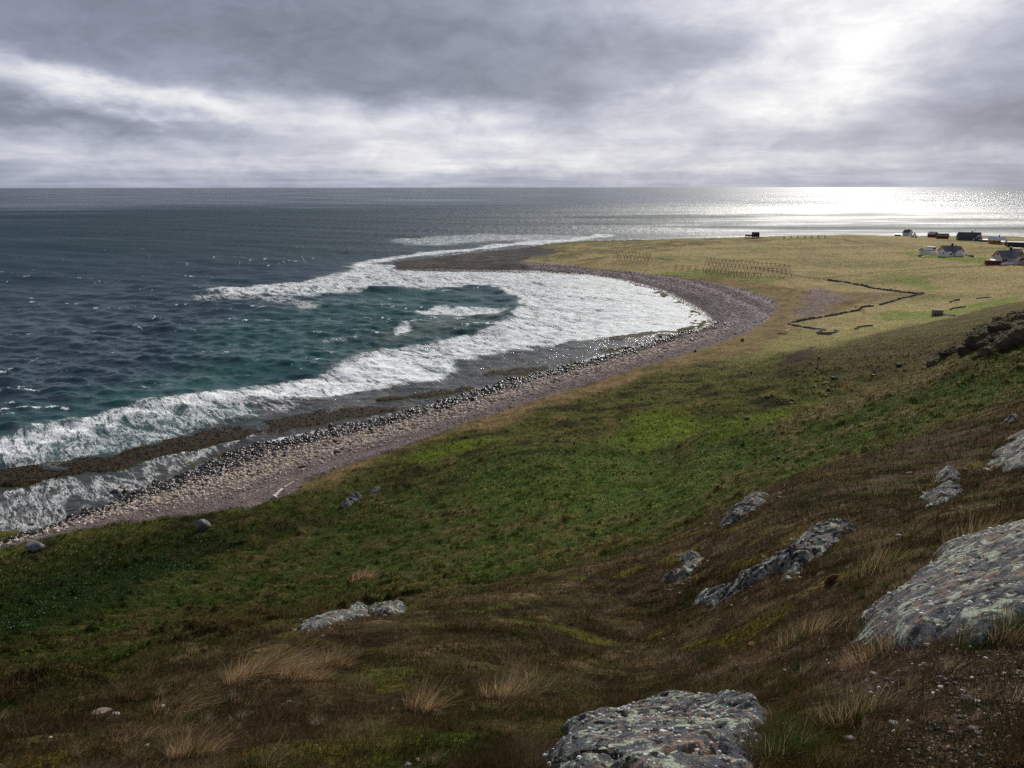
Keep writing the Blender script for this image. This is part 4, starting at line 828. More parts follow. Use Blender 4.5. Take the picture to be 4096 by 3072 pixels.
# quartz pebbles standing out of the two big conglomerate rocks
def embed(rock, n, lo, hi, seed):
    r = np.random.default_rng(seed); me = rock.data; k = len(me.vertices); V = np.empty(k * 3, np.float32); me.vertices.foreach_get('co', V); V = V.reshape(-1, 3); N = np.empty(k * 3, np.float32); me.vertex_normals.foreach_get('vector', N); N = N.reshape(-1, 3)
    g_ = gz(V[:, 0], V[:, 1]); ok = np.where((V[:, 2] > g_ + .04) & (fbm(V[:, 0] * 3.2, V[:, 1] * 3.2, 4, seed) + .35 * r.standard_normal(k) > .28))[0]; i = r.choice(ok, n); V0, F0 = ico(2); rad = lo + (hi - lo) * r.random(n) ** 2.5
    t = np.array([(.62, .58, .56), (.55, .50, .48), (.66, .63, .62), (.40, .26, .16), (.30, .22, .18)])[r.choice(5, n, p=[.34, .22, .24, .1, .1])]
    P = V0[None] * (rad[:, None] * np.stack([1 + .4 * r.random(n), np.ones(n), .75 + .3 * r.random(n)], 1))[:, None, :] + (V[i] + N[i] * (rad * .25)[:, None])[:, None, :]
    o = mk('pebbles', P.reshape(-1, 3), (F0[None] + (np.arange(n) * len(V0))[:, None, None]).reshape(-1, 3), m_stone, rock, attrs={'tone': np.repeat(t, len(V0), 0)}); o['kind'] = 'stuff'
for o in list(C.objects):
    if o.name == 'boulder' and 'bottom edge' in o.get('label', ''): embed(o, 420, .003, .013, 3)
    if o.name == 'rock_slab': embed(o, 300, .004, .020, 4)
# ------------------------------------------------------------------ turf
heath_w = heath * (1 - .72 * gravel_w) * rock_free * patchy
grass_layer('heath_grass', 250000, heath_w, lambda d, a, b_: ((.035 + .19 * np.clip(a + .12, 0, 1) + .05 * np.clip(b_, 0, 1)) * np.clip(.75 + d / 30, .8, 1.5), np.maximum(.0032, .00105 * d)), 'brown and straw coloured heath grass on the near slope', 'heath')
slope_w = (1 - heath) * (1 - beach) * (1 - plain * .9) * (1 - dry * .7) * (1 - bare) * rock_free * sstep(300, 200, GD) * (GZ > 1)
grass_layer('slope_grass', 210000, slope_w, lambda d, a, b_: ((.10 + .22 * np.clip(a + .15, 0, 1) + .10 * np.clip(b_, 0, 1)) * np.clip(d / 75, .65, 1.5), np.maximum(.006, .0011 * d)), 'green and olive tussocky grass on the long slope', 'hill')
grass_layer('plain_grass', 45000, plain * (1 - beach) * (1 - rockflat) * (1 - pave) * (1 - .5 * dry) * (GZ > 2), lambda d, a, b_: ((.10 + .20 * np.clip(a + .2, 0, 1)) * np.clip(d / 400, .6, 1.2), .0013 * d), 'dry yellow grass on the coastal plain', 'plain')
# clumped tufts standing above the sward
def tufts(name, n, per, weight, rad, hh0, wd0, pal, bend, label, seg):
    x, y, z, i, jn = scatter(n, weight); d = np.hypot(x, y); sc1 = np.clip(.5 + fbm(x / 7, y / 7, 2, 141), .2, 1.3) * (.6 + .8 * _fr.random(n))
    ci = _fr.integers(0, len(pal), n); X_ = np.repeat(x, per); Y_ = np.repeat(y, per); S_ = np.repeat(sc1, per); D_ = np.repeat(d, per); m = len(X_); a = _fr.random(m) * 6.283; q = np.abs(_fr.standard_normal(m)) * rad * S_
    X_ = X_ + q * np.cos(a); Y_ = Y_ + q * np.sin(a); Z_ = gz(X_, Y_); h = hh0 * S_ * (.5 + .8 * _fr.random(m)) * np.exp(-(q / (rad * S_ * 2)) ** 2)
    lean = np.stack([h * (bend + .5 * np.cos(a) * np.minimum(1, q / (rad * S_)) + .2 * _fr.standard_normal(m)), h * (.15 + .5 * np.sin(a) * np.minimum(1, q / (rad * S_)) + .2 * _fr.standard_normal(m))], 1)
    t = np.asarray(pal)[np.repeat(ci, per)] * (.65 + .6 * _fr.random(m))[:, None]
    V, Fc, T = blades(X_, Y_, Z_ - .01, h, np.maximum(wd0, .00095 * D_), lean, t * .85, t * 1.15, seg); tag(mk(name, V, Fc, m_grass, smooth=False, attrs={'tone': T}), label, 'grass', kind='stuff')
tufts('slope_tufts', 1700, 22, (1 - heath) * (1 - beach) * (1 - plain) * (1 - leafy) * (1 - dry) * (1 - bare) * rock_free * (GD < 190) * sstep(-.15, .3, f1 + f2), .30, .42, .01, [(.17, .12, .055), (.13, .095, .04), (.22, .155, .075), (.055, .065, .014), (.10, .085, .03), (.12, .065, .03)], .35, 'rough straw and olive tufts standing above the slope turf', 2)
tufts('dark_tufts', 1300, 20, (1 - heath) * (1 - beach) * (1 - plain) * (1 - dry) * (1 - bare) * rock_free * (GD < 200), .35, .30, .012, [(.016, .026, .006), (.024, .032, .008), (.03, .028, .010), (.035, .055, .010)], .2, 'dark rushy tufts in the hollows of the slope', 2)
tufts('heath_tufts', 620, 60, heath_w * (GD < 30) * sstep(-.2, .2, f3), .075, .17, .0026, [(.26, .19, .11), (.17, .12, .065), (.30, .23, .15), (.12, .075, .035), (.05, .07, .012), (.20, .13, .07)], .35, 'wispy straw tufts scattered through the brown heath', 3)
# leafy herbs and their flower heads
def flecks(name, n, weight, size, tone, label, hgt):
    x, y, z, i, jn = scatter(n, weight); d = np.hypot(x, y); s_ = size * d / 705 * (.6 + .6 * _fr.random(n)); z = z + hgt * (.6 + .6 * _fr.random(n))
    V0 = np.array([(1, 0, 0), (0, 1, .2), (-1, 0, 0), (0, -1, -.2), (0, 0, .6)], np.float32); F0 = np.array([(0, 1, 4), (1, 2, 4), (2, 3, 4), (3, 0, 4)])
    V = (V0[None] * s_[:, None, None] + np.stack([x, y, z], 1)[:, None, :]).reshape(-1, 3); Fc = (F0[None] + (np.arange(n) * 5)[:, None, None]).reshape(-1, 3)
    tag(mk(name, V, Fc, m_grass, smooth=False, attrs={'tone': np.repeat(np.asarray(tone)[_fr.integers(0, len(tone), n)], 5, 0)}), label, 'flowers' if 'flower' in name else 'plants', kind='stuff')
cl = sstep(-.1, .5, fbm(GX / 4, GY / 4, 3, 120))
flecks('yellow_flowers', 1500, flowery * cl, .70, [(.75, .72, .12), (.7, .7, .35)], 'tiny yellow flowers dotted over the green slope', .28)
flecks('white_flowers', 700, leafy * cl, .45, [(.62, .66, .42), (.5, .55, .35)], 'tiny pale flower heads among dark leafy plants', .35)
flecks('seaweed', 2600, kelp * (kelp > .3) * (GZ2 > -.1), .8, [(.045, .030, .010), (.030, .020, .008), (.07, .048, .014), (.016, .012, .007)], 'brown seaweed draped over the rock shelf in the surf', .02)
flecks('leafy_plants', 9000, leafy * (.3 + cl), .9, [(.035, .075, .012), (.05, .10, .015), (.022, .045, .010), (.03, .06, .02)], 'dark green leafy plants above the surf at the left', .18)
# wind-bent tussocks that stand out one by one
def tussock(px, py, hpx, wpx, label, n=420, bend=.7, straw=.8, seed=1):
    x0, y0, z0 = hit(px, py); dep = y0 * cP - (z0 - H) * sP; h = hpx * dep / F; wd_ = wpx * dep / F; n = int(n * 1.25)
    r = np.random.default_rng(seed); a = r.random(n) * 6.283; q = r.random(n) ** .7 * wd_ * .42
    x = x0 + q * np.cos(a); y = y0 + q * np.sin(a) * .7; z = gz(x, y) - .01
    fall = np.exp(-(q / (wd_ * .30)) ** 2)
    hh = h * (.30 + .95 * r.random(n) ** 1.3 * (.35 + .65 * fall)); k = np.clip(r.random(n) + .25 * np.sin(a * 2 + seed), 0, 1)
    lean = np.stack([hh * (bend * (.35 + 1.1 * r.random(n)) + .75 * np.cos(a) * (q / wd_ * 2 + .25 * r.standard_normal(n))), hh * (.15 + .75 * np.sin(a) * (q / wd_ * 2) + .25 * r.standard_normal(n))], 1)
    s1, s2, gr = np.array((.54, .385, .22)), np.array((.24, .125, .055)), np.array((.055, .085, .014))
    t = np.where((k < straw * .6)[:, None], s1, np.where((k < straw)[:, None], s2, gr)) * (.55 + .65 * r.random(n))[:, None]
    V, Fc, T = blades(x, y, z, hh, np.full(n, max(.0024, .00062 * dep)), lean, t * .9, t * 1.1 + .02, 6)
    V = V - (x0, y0, z0); o = mk('grass_tussock', V, Fc, m_grass, smooth=False, attrs={'tone': T}); o.location = (x0, y0, z0)
    tag(o, label, 'tussock', 'wind-bent tussocks on the near heath')
TU = [(1040, 2720, 190, 330, 'tallest straw tussock bent over to the right below the yellow lichened ledge', 900, .95, .95), (1340, 2660, 110, 160, 'small spiky straw tussock right of the tallest one', 330, .5, .8), (1210, 2730, 100, 230, 'low reddish straw tussock under the tallest one', 520, .6, .9),
      (1690, 2850, 160, 170, 'upright curling straw tussock left of centre at the bottom', 480, .45, .8), (2020, 2800, 140, 280, 'wide loose straw tussock in the bottom middle with pale tips', 620, .35, .7), (2150, 2760, 130, 150, 'green tipped tussock right of the wide loose one', 260, .3, .4),
      (780, 3020, 170, 260, 'pale straw tussock at the bottom left', 560, .55, .8), (560, 2960, 90, 300, 'ragged low straw tussock left of the pale one', 420, .9, .7), (720, 2830, 90, 330, 'combed straw tussock streaming to the right at lower left', 420, 1.1, .75), (1080, 3060, 120, 300, 'grass-green tussock on the bottom edge with long thin stems', 420, .5, .35),
      (4010, 2560, 170, 300, 'dark green spiky tussock beside the broad slab', 700, .15, .15), (3130, 3020, 190, 330, 'deep green tussock right of the bottom boulder', 800, .2, .1), (3420, 2880, 170, 330, 'dull brown tussock above the deep green one', 620, .2, .5), (3500, 2640, 120, 300, 'thin straw tussock at the lower tip of the broad slab', 420, -.25, .7),
      (3220, 2560, 110, 330, 'mixed olive tussock in the middle of the gravelly heath', 420, .2, .5), (3900, 2150, 130, 260, 'brown tussock just above the broad slab', 420, .3, .6), (3500, 2290, 130, 320, 'olive brown tussock left of the slab top', 500, .25, .4), (1450, 2320, 60, 130, 'reddish tuft alone on the green slope above the brow', 260, .6, 1.0)]
for i_, (px, py, h_, w__, lab, n_, bd, stw) in enumerate(TU): tussock(px, py, h_, w__, lab, n_, bd, stw, 300 + i_)
# ------------------------------------------------------------------ buildings and timber
class MB:
    def __init__(s): s.v = []; s.f = []
    def add(s, V, Fs):
        n = len(s.v); s.v += [tuple(v) for v in V]; s.f += [[i + n for i in f] for f in Fs]; return s
    def box(s, x0, x1, y0, y1, z0, z1):
        return s.add([(x, y, z) for z in (z0, z1) for y in (y0, y1) for x in (x0, x1)], [[0, 2, 3, 1], [4, 5, 7, 6], [0, 1, 5, 4], [2, 6, 7, 3], [0, 4, 6, 2], [1, 3, 7, 5]])
    def quadslab(s, P, t):
        P = [Vector(p) for p in P]; n = (P[1] - P[0]).cross(P[2] - P[0]).normalized() * t
        return s.add([*P, *[p + n for p in P]], [[3, 2, 1, 0], [4, 5, 6, 7], [0, 1, 5, 4], [1, 2, 6, 5], [2, 3, 7, 6], [3, 0, 4, 7]])
    def bar(s, a, b_, r=.08, k=5, r2=None):
        a, b_ = Vector(a), Vector(b_); d = (b_ - a).normalized(); u = d.orthogonal().normalized(); w_ = d.cross(u); r2 = r if r2 is None else r2
        V = [a + (u * math.cos(q) + w_ * math.sin(q)) * r for q in [6.283 * i / k for i in range(k)]] + [b_ + (u * math.cos(q) + w_ * math.sin(q)) * r2 for q in [6.283 * i / k for i in range(k)]]
        return s.add(V, [[i, (i + 1) % k, k + (i + 1) % k, k + i] for i in range(k)] + [list(range(k))[::-1], list(range(k, 2 * k))])
    def build(s, name, mat, parent=None, smooth=False):
        return mk(name, np.array(s.v), s.f, mat, parent, smooth)
WHITE = paint('white_boards', (.78, .78, .76), .6, .08, 1.5); PALE = paint('pale_render', (.60, .545, .51), .8, .12, 1.2); SLATE = paint('grey_roof', (.115, .122, .14), .55, .25, 1.5); DARKR = paint('dark_roof', (.055, .055, .062), .6, .3, 1.5)
REDT = paint('red_trim', (.34, .055, .04), .6, .2); DRED = paint('dark_red_boards', (.17, .030, .030), .75, .3, 1.2); GLASS = paint('window_glass', (.025, .03, .035), .12, .2, 3, .6); FRAME = paint('brown_frame', (.09, .035, .03), .7, .2); OCHRE = paint('ochre_boards', (.42, .20, .04), .7, .2, 1.2)
GREYB = paint('grey_boards', (.10, .105, .11), .75, .3, 1.2); TIN = paint('pale_tin_roof', (.62, .62, .63), .5, .12, 1.5); BLACK = paint('sooty_brick', (.03, .028, .028), .8, .3); TURF = paint('turf_roof', (.17, .155, .10), .95, .4, 2); WOOD = paint('weathered_timber', (.085, .070, .060), .85, .35, 2)
OLDW = paint('old_brown_timber', (.060, .038, .032), .85, .4, 1.5); CONC = paint('weathered_concrete', (.20, .175, .16), .9, .35, 1.0); DSTONE = paint('dry_stone', (.105, .092, .085), .9, .5, 1.6, .2, .7); CREAM = paint('bleached_wood', (.52, .47, .42), .8, .25, 2)
def win(par, x, y, z, w_, h, face, fm=FRAME):
    """window in a wall facing -x, +x, -y or +y: frame and pane"""
    t = .05; f = MB(); sgn = -1 if face[0] == '-' else 1
    def bx(mb, a0, a1, z0, z1, d0, d1):
        lo, hi = sorted((sgn * d0, sgn * d1))
        if face[1] == 'y': mb.box(x + a0, x + a1, y + lo, y + hi, z0, z1)
        else: mb.box(x + lo, x + hi, y + a0, y + a1, z0, z1)
    q = .12
    bx(f, -w_ / 2, w_ / 2, z + h / 2 - q, z + h / 2, 0.003, t); bx(f, -w_ / 2, w_ / 2, z - h / 2, z - h / 2 + q, 0.003, t); bx(f, -w_ / 2, -w_ / 2 + q, z - h / 2 + q, z + h / 2 - q, 0.003, t); bx(f, w_ / 2 - q, w_ / 2, z - h / 2 + q, z + h / 2 - q, 0.003, t)
    fo = f.build('window', fm, par); p_ = MB(); bx(p_, -w_ / 2 + q, w_ / 2 - q, z - h / 2 + q, z + h / 2 - q, 0.003, .02); p_.build('pane', GLASS, fo); return fo
def door(par, x, y, z, w_, h, face, m=FRAME):
    sgn = -1 if face[0] == '-' else 1; d = MB(); lo, hi = sorted((sgn * .003, sgn * .06)); a = MB(); l2, h2 = sorted((sgn * .065, sgn * .11))
    if face[1] == 'y': d.box(x - w_ / 2, x + w_ / 2, y + lo, y + hi, z, z + h); a.box(x + w_ * .3, x + w_ * .4, y + l2, y + h2, z + h * .45, z + h * .5)
    else: d.box(x + lo, x + hi, y - w_ / 2, y + w_ / 2, z, z + h); a.box(x + l2, x + h2, y + w_ * .3, y + w_ * .4, z + h * .45, z + h * .5)
    o = d.build('door', m, par); a.build('handle', BLACK, o); return o
def gable(par, x0, x1, y0, y1, eave, ridge, wall, roof, trim, axis='x', z0=-.8, oh=.35, chim=None, cut=0):
    """a gabled block: wall, roof, bargeboards, chimney. axis is the way the ridge runs"""
    sw = (lambda x, y, z: (x, y, z)) if axis == 'x' else (lambda x, y, z: (y, x, z))
    fl = axis != 'x'
    if fl: x0, x1, y0, y1 = y0, y1, x0, x1
    ym = (y0 + y1) / 2
    V = [sw(x, y, z) for x in (x0, x1) for y, z in ((y0, z0), (y1, z0), (y1, eave), (ym, ridge), (y0, eave))]
    Fs = [[0, 4, 3, 2, 1], [5, 6, 7, 8, 9], [0, 5, 9, 4], [1, 2, 7, 6], [2, 3, 8, 7], [3, 4, 9, 8]]
    if fl: Fs = [f[::-1] for f in Fs]
    MB().add(V, Fs).build('wall', wall, par)
    k = (ridge - eave) / (ym - y0); dz = -oh * k; t = .16; m = MB(); up = .03
    for s_ in (0, 1):
        ye = (y0 - oh) if s_ == 0 else (y1 + oh); ze = eave + dz + up
        P = [sw(x0 - oh, ye, ze), sw(x1 + oh - cut, ye, ze), sw(x1 + oh - cut, ym, ridge + up), sw(x0 - oh, ym, ridge + up)]
        if (s_ == 1) != fl: P = P[::-1]
        m.quadslab(P, t)
    rf = m.build('roof', roof, par)
    for xe in ([x0 - oh - .06] + ([] if cut else [x1 + oh + .003])):
        tm = MB()
        for ye in (y0 - oh, y1 + oh):
            P = [(xe, ye, eave + dz - .18), (xe + .055, ye, eave + dz - .18), (xe + .055, ym, ridge - .18), (xe, ym, ridge - .18)]
            A = [sw(*p) for p in P] + [sw(p[0], p[1], p[2] + .45) for p in P]
            tm.add(A, [[3, 2, 1, 0], [4, 5, 6, 7], [0, 1, 5, 4], [1, 2, 6, 5], [2, 3, 7, 6], [3, 0, 4, 7]])
        if trim: tm.build('bargeboard', trim, par)
    if chim:
        cx_, cy_, cw, ch = chim; c = MB().box(cx_ - cw, cx_ + cw, cy_ - cw, cy_ + cw, ridge - .9, ridge + ch); co = c.build('chimney', BLACK, rf)
        MB().box(cx_ - cw - .08, cx_ + cw + .08, cy_ - cw - .08, cy_ + cw + .08, ridge + ch + .003, ridge + ch + .16).build('chimney_cap', TIN, co)
    return rf
def facing(px, py, turn):
    """ground point under a pixel and the heading of a house whose -y front is turned by so many degrees from the camera"""
    x, y, z = hit(px, py); z = float(gz(x, y)[0]); a = math.atan2(-y, -x) + R(turn)      # direction of the front
    return (x, y, z), a + R(90)
def lhouse(name, px, py, label, wall, roof, trim, s, turn, porch, lean):
    loc, rz = facing(px, py, turn); o = empty(name, loc, rz, label, 'house')
    ox, oy = -4.6 * s, 1.0 * s
    gable(o, ox, ox + 9.2 * s, oy - 2.7 * s, oy + 2.7 * s, 2.9 * s, 5.5 * s, wall, roof, trim, 'x', chim=(ox + 6.4 * s, oy, .38 * s, 1.5 * s))
    gable(o, ox + 3.9 * s, ox + 8.9 * s, oy - 5.8 * s, oy - 2.6 * s, 2.85 * s, 5.45 * s, wall, roof, trim, 'y', cut=-2.2 * s)
    win(o, ox, oy, 4.0 * s, .8 * s, .8 * s, '-x'); win(o, ox, oy - 1.2 * s, 1.5 * s, .8 * s, .8 * s, '-x'); win(o, ox, oy + 1.0 * s, 1.5 * s, .6 * s, .6 * s, '-x')
    win(o, ox + 6.4 * s, oy - 5.8 * s, 3.9 * s, .9 * s, 1.4 * s, '-y')
    if lean:
        m = MB(); y0, y1 = oy - 5.0 * s, oy - 2.7 * s; x0, x1 = ox + .003, ox + 3.4 * s
        m.add([(x, y, z) for x in (x0, x1) for y, z in ((y0, -.8), (y1 - .003, -.8), (y1 - .003, 2.75 * s), (y0, 2.0 * s))], [[0, 3, 2, 1], [4, 5, 6, 7], [0, 4, 7, 3], [1, 2, 6, 5], [2, 3, 7, 6]]); pw = m.build('porch', wall, o)
        MB().quadslab([(x0 - .3, y0 - .35, 1.95 * s), (x1 + .2, y0 - .35, 1.95 * s), (x1 + .2, y1 + .02, 2.83 * s), (x0 - .3, y1 + .02, 2.83 * s)], .14).build('porch_roof', roof, pw)
        win(o, (x0 + x1) / 2, y0, 1.25 * s, 1.3 * s, .8 * s, '-y'); door(o, x1, (y0 + y1) / 2, 0, .95 * s, 1.9 * s, '+x')
    else:
        win(o, ox + 2.2 * s, oy - 2.7 * s, 1.5 * s, 1.1 * s, 1.2 * s, '-y'); door(o, ox + .9 * s, oy - 2.7 * s, 0, 1.0 * s, 2.1 * s, '-y')
    if porch:
        m = MB().box(ox + 6.9 * s, ox + 8.5 * s, oy - 7.0 * s, oy - 5.803 * s, -.8, 2.1 * s); pw = m.build('porch', wall, o)
        m = MB(); xm = ox + 7.7 * s
        m.quadslab([(xm - 1.6 * s, oy - 7.4 * s, 1.75 * s), (xm, oy - 7.4 * s, 2.75 * s), (xm, oy - 5.82 * s, 2.75 * s), (xm - 1.6 * s, oy - 5.82 * s, 1.75 * s)], -.14); m.quadslab([(xm + 1.6 * s, oy - 7.4 * s, 1.75 * s), (xm, oy - 7.4 * s, 2.75 * s), (xm, oy - 5.82 * s, 2.75 * s), (xm + 1.6 * s, oy - 5.82 * s, 1.75 * s)], .14)
        m.build('porch_roof', DARKR, pw); door(o, ox + 7.7 * s, oy - 7.0 * s, 0, .9 * s, 1.9 * s, '-y', REDT)
    return o
def hut(name, px, py, label, Lx, Wy, ev, rg, wall, roof, trim, turn, cat='shed', chim=False, wins=(), drs=(), group=None):
    loc, rz = facing(px, py, turn); o = empty(name, loc, rz, label, cat, group)
    gable(o, -Lx / 2, Lx / 2, -Wy / 2, Wy / 2, ev, rg, wall, roof, trim, 'x', chim=(Lx * .12, 0, .38, 1.1) if chim else None)
    for a, z, w_, h, f in wins: win(o, *((a, -Wy / 2) if f == '-y' else (-Lx / 2 if f[0] == '-' else Lx / 2, a)), z, w_, h, f)
    for a, w_, h, f, m in drs: door(o, *((a, -Wy / 2) if f == '-y' else (-Lx / 2 if f[0] == '-' else Lx / 2, a)), 0, w_, h, f, m)
    return o
lhouse('white_house', 3797, 1024, 'white wooden house with red gable edges, grey roof and black chimney', WHITE, SLATE, REDT, 1.04, 45, False, True)
lhouse('pale_house', 4027, 1053, 'pale rendered house with slate roof and dark red gable edges behind a red shed', PALE, SLATE, FRAME, 1.13, 45, True, False)
o = hut('garden_shed', 3704, 1016, 'white shed with shallow grey roof left of the white house', 6.4, 4.2, 2.3, 3.3, WHITE, SLATE, REDT, 42, wins=[(1.2, 1.5, 1.1, .7, '-y'), (0, 1.5, 1.1, .7, '-x')], drs=[(2.5, .9, 1.9, '-y', FRAME)])
loc, rz = facing(3732, 1021, 12); o = empty('lean_to', loc, rz, 'low white lean-to between the white shed and the white house', 'shed')
MB().box(-1.5, 1.5, -.8, .8, -.4, 1.45).build('wall', WHITE, o); MB().quadslab([(-1.7, -1.0, 1.46), (1.7, -1.0, 1.46), (1.7, 1.0, 1.75), (-1.7, 1.0, 1.75)], .1).build('roof', paint('rusty_roof', (.24, .14, .11), .8, .3), o); door(o, .6, -.8, 0, .9, 1.3, '-y', WHITE)
def rounded(name, px, py, L_, W_, Hh, label, cat, turn, base, band=None, z0=.35):
    loc, rz = facing(px, py, turn); o = empty(name, loc, rz, label, cat)
    def shell(za, zb, ins, ins2, r_=.5):
        V = []; k = 24
        for z, i_ in ((za, ins), (zb, ins2)):
            for a in range(k):
                q = 6.283 * a / k; cx_, sy_ = math.cos(q), math.sin(q); V.append((math.copysign(abs(cx_) ** .45, cx_) * (L_ / 2 - i_), math.copysign(abs(sy_) ** .45, sy_) * (W_ / 2 - i_), z))
        return V, [[i, (i + 1) % k, k + (i + 1) % k, k + i] for i in range(k)] + [list(range(k))[::-1], list(range(k, 2 * k))]
    lev = [z0, z0 + (Hh - z0) * .35, z0 + (Hh - z0) * .72, Hh - .12]
    MB().add(*shell(lev[0], lev[1], .05, 0)).build('lower_body', base, o); MB().add(*shell(lev[1] + .003, lev[2], 0.02, 0.03)).build('side_band', band or GLASS, o); m = MB(); m.add(*shell(lev[2] + .003, lev[3], 0, .25)); m.add(*shell(lev[3], Hh, .25, .8)); m.build('roof', WHITE, o)
    for sx in (-.28, .28):
        for sy in (-1, 1):
            w_ = MB().bar((L_ * sx, sy * (W_ / 2 - .25), .33), (L_ * sx, sy * (W_ / 2 - .02), .33), .33, 14).build('wheel', BLACK, o)
            MB().bar((L_ * sx, sy * (W_ / 2 - .015), .33), (L_ * sx, sy * (W_ / 2 + .01), .33), .17, 12).build('rim', TIN, w_)
    return o
rounded('caravan', 3722, 1004, 5.6, 2.3, 2.9, 'white round-roofed caravan parked behind the white shed', 'caravan', 5, WHITE)
rounded('camper_van', 4066, 1013, 5.0, 2.2, 2.7, 'white and orange camper van parked behind the pale house', 'van', 8, WHITE, paint('orange_band', (.42, .16, .04), .5, .3, 2.5))
loc, rz = facing(3969, 1058, 20); o = empty('red_shed', loc, rz, 'small dark red shed with pale flat roof in front of the pale house', 'shed')
MB().box(-3.2, 3.2, -1.5, 1.5, -.5, 2.0).build('wall', DRED, o); MB().quadslab([(-1.2, -1.75, 2.0), (3.45, -1.75, 2.0), (3.45, 1.75, 2.5), (-1.2, 1.75, 2.5)], .1).build('roof', TIN, o); MB().quadslab([(-3.4, -1.7, 2.0), (-1.2, -1.7, 2.0), (-1.2, 1.7, 2.1), (-3.4, 1.7, 2.1)], .08).build('side_roof', DRED, o); door(o, 1.5, -1.5, 0, 1, 1.8, '-y', DRED)
hut('far_white_house', 3628, 948, 'small white house with black roof against the bright sea, beside a tripod of poles', 7, 6, 4.2, 6.8, WHITE, DARKR, None, -35, 'house', True, wins=[(-1.2, 1.6, .9, 1.1, '-y'), (1.2, 1.6, .9, 1.1, '-y'), (0, 4.3, .8, .9, '-x')])
loc, rz = facing(3590, 946, 0); o = empty('woodshed', loc, rz, 'low dark lean-to left of the small white house on the skyline', 'shed'); MB().box(-3.2, 3.2, -1.2, 1.2, -.5, 1.9).build('wall', WOOD, o); MB().quadslab([(-3.5, -1.5, 1.9), (3.5, -1.5, 1.9), (3.5, 1.5, 2.4), (-3.5, 1.5, 2.4)], .12).build('roof', TIN, o)
hut('red_boathouse', 3729, 952, 'red shed with white door and grey roof on the skyline', 6.2, 5.5, 3.0, 4.9, DRED, SLATE, None, -30, drs=[(.5, 1.6, 2.2, '-x', WHITE)])
hut('turf_roofed_shed', 3768, 957, 'red shed under a mossy turf roof on the skyline', 8.4, 5, 2.4, 4.3, DRED, TURF, None, 8, wins=[(-1.5, 1.4, .8, .7, '-y')])
o = hut('grey_house', 3872, 966, 'long dark grey house with mast, gable to the right, on the skyline', 15, 7.5, 2.9, 6.3, GREYB, DARKR, None, 15, 'house', True, wins=[(-4, 1.5, 1.1, 1, '-y'), (-.5, 1.5, 1.1, 1, '-y'), (0, 4.2, 1, 1, '+x')], drs=[(2.5, 1, 2, '-y', WHITE)])
m = MB(); m.bar((3.6, 0, 5.8), (3.6, 0, 9.8), .07, 5); m.bar((3.2, 0, 9.2), (4.0, 0, 9.2), .05, 4); m.build('mast', WOOD, o)
gable(o, 3.6, 7.8, -5.2, -3.753, 2.4, 4.4, GREYB, DARKR, WHITE, 'y')
hut('ochre_house', 3984, 978, 'ochre yellow house with pale roof and black chimney near the right edge', 10, 6, 2.9, 5.4, OCHRE, TIN, None, 5, 'house', True, wins=[(-1.6, 1.5, 1.1, 1, '-y'), (1.2, 1.5, .9, 1, '-y')], drs=[(3.2, 1, 2, '-y', WHITE)])
loc, rz = facing(3935, 970, 0); o = empty('low_shed', loc, rz, 'low pale-roofed shed between the grey and the ochre house', 'shed'); MB().box(-3.5, 3.5, -1.5, 1.5, -.6, 1.3).build('wall', GREYB, o); MB().quadslab([(-3.8, -1.8, 1.3), (3.8, -1.8, 1.3), (3.8, 1.8, 1.8), (-3.8, 1.8, 1.8)], .12).build('roof', TIN, o)
loc, rz = facing(4016, 981, 4); o = empty('ochre_annex', loc, rz, 'small ochre annex on the right of the ochre house', 'shed'); MB().box(-2.2, 2.2, -1.6, 1.6, -.6, 2.3).build('wall', OCHRE, o); MB().quadslab([(-2.4, -1.8, 2.3), (2.4, -1.8, 2.3), (2.4, 1.8, 2.8), (-2.4, 1.8, 2.8)], .12).build('roof', TIN, o); door(o, -.8, -1.6, 0, .9, 1.9, '-y', WHITE)
hut('maroon_shed', 4040, 985, 'small maroon shed with rusty roof beside the long black building', 6, 4, 2.2, 3.3, DRED, paint('rusty_pink_roof', (.26, .16, .15), .7, .3), None, 0)
loc, rz = facing(4085, 992, 2); o = empty('long_black_building', loc, rz, 'long low black building with flat pale roof edge at the right edge', 'building'); MB().box(-8, 8, -3, 3, -1, 3.4).build('wall', paint('black_boards', (.055, .052, .055), .7, .3), o); MB().box(-8.3, 8.3, -3.3, 3.3, 3.403, 3.6).build('roof', TIN, o)
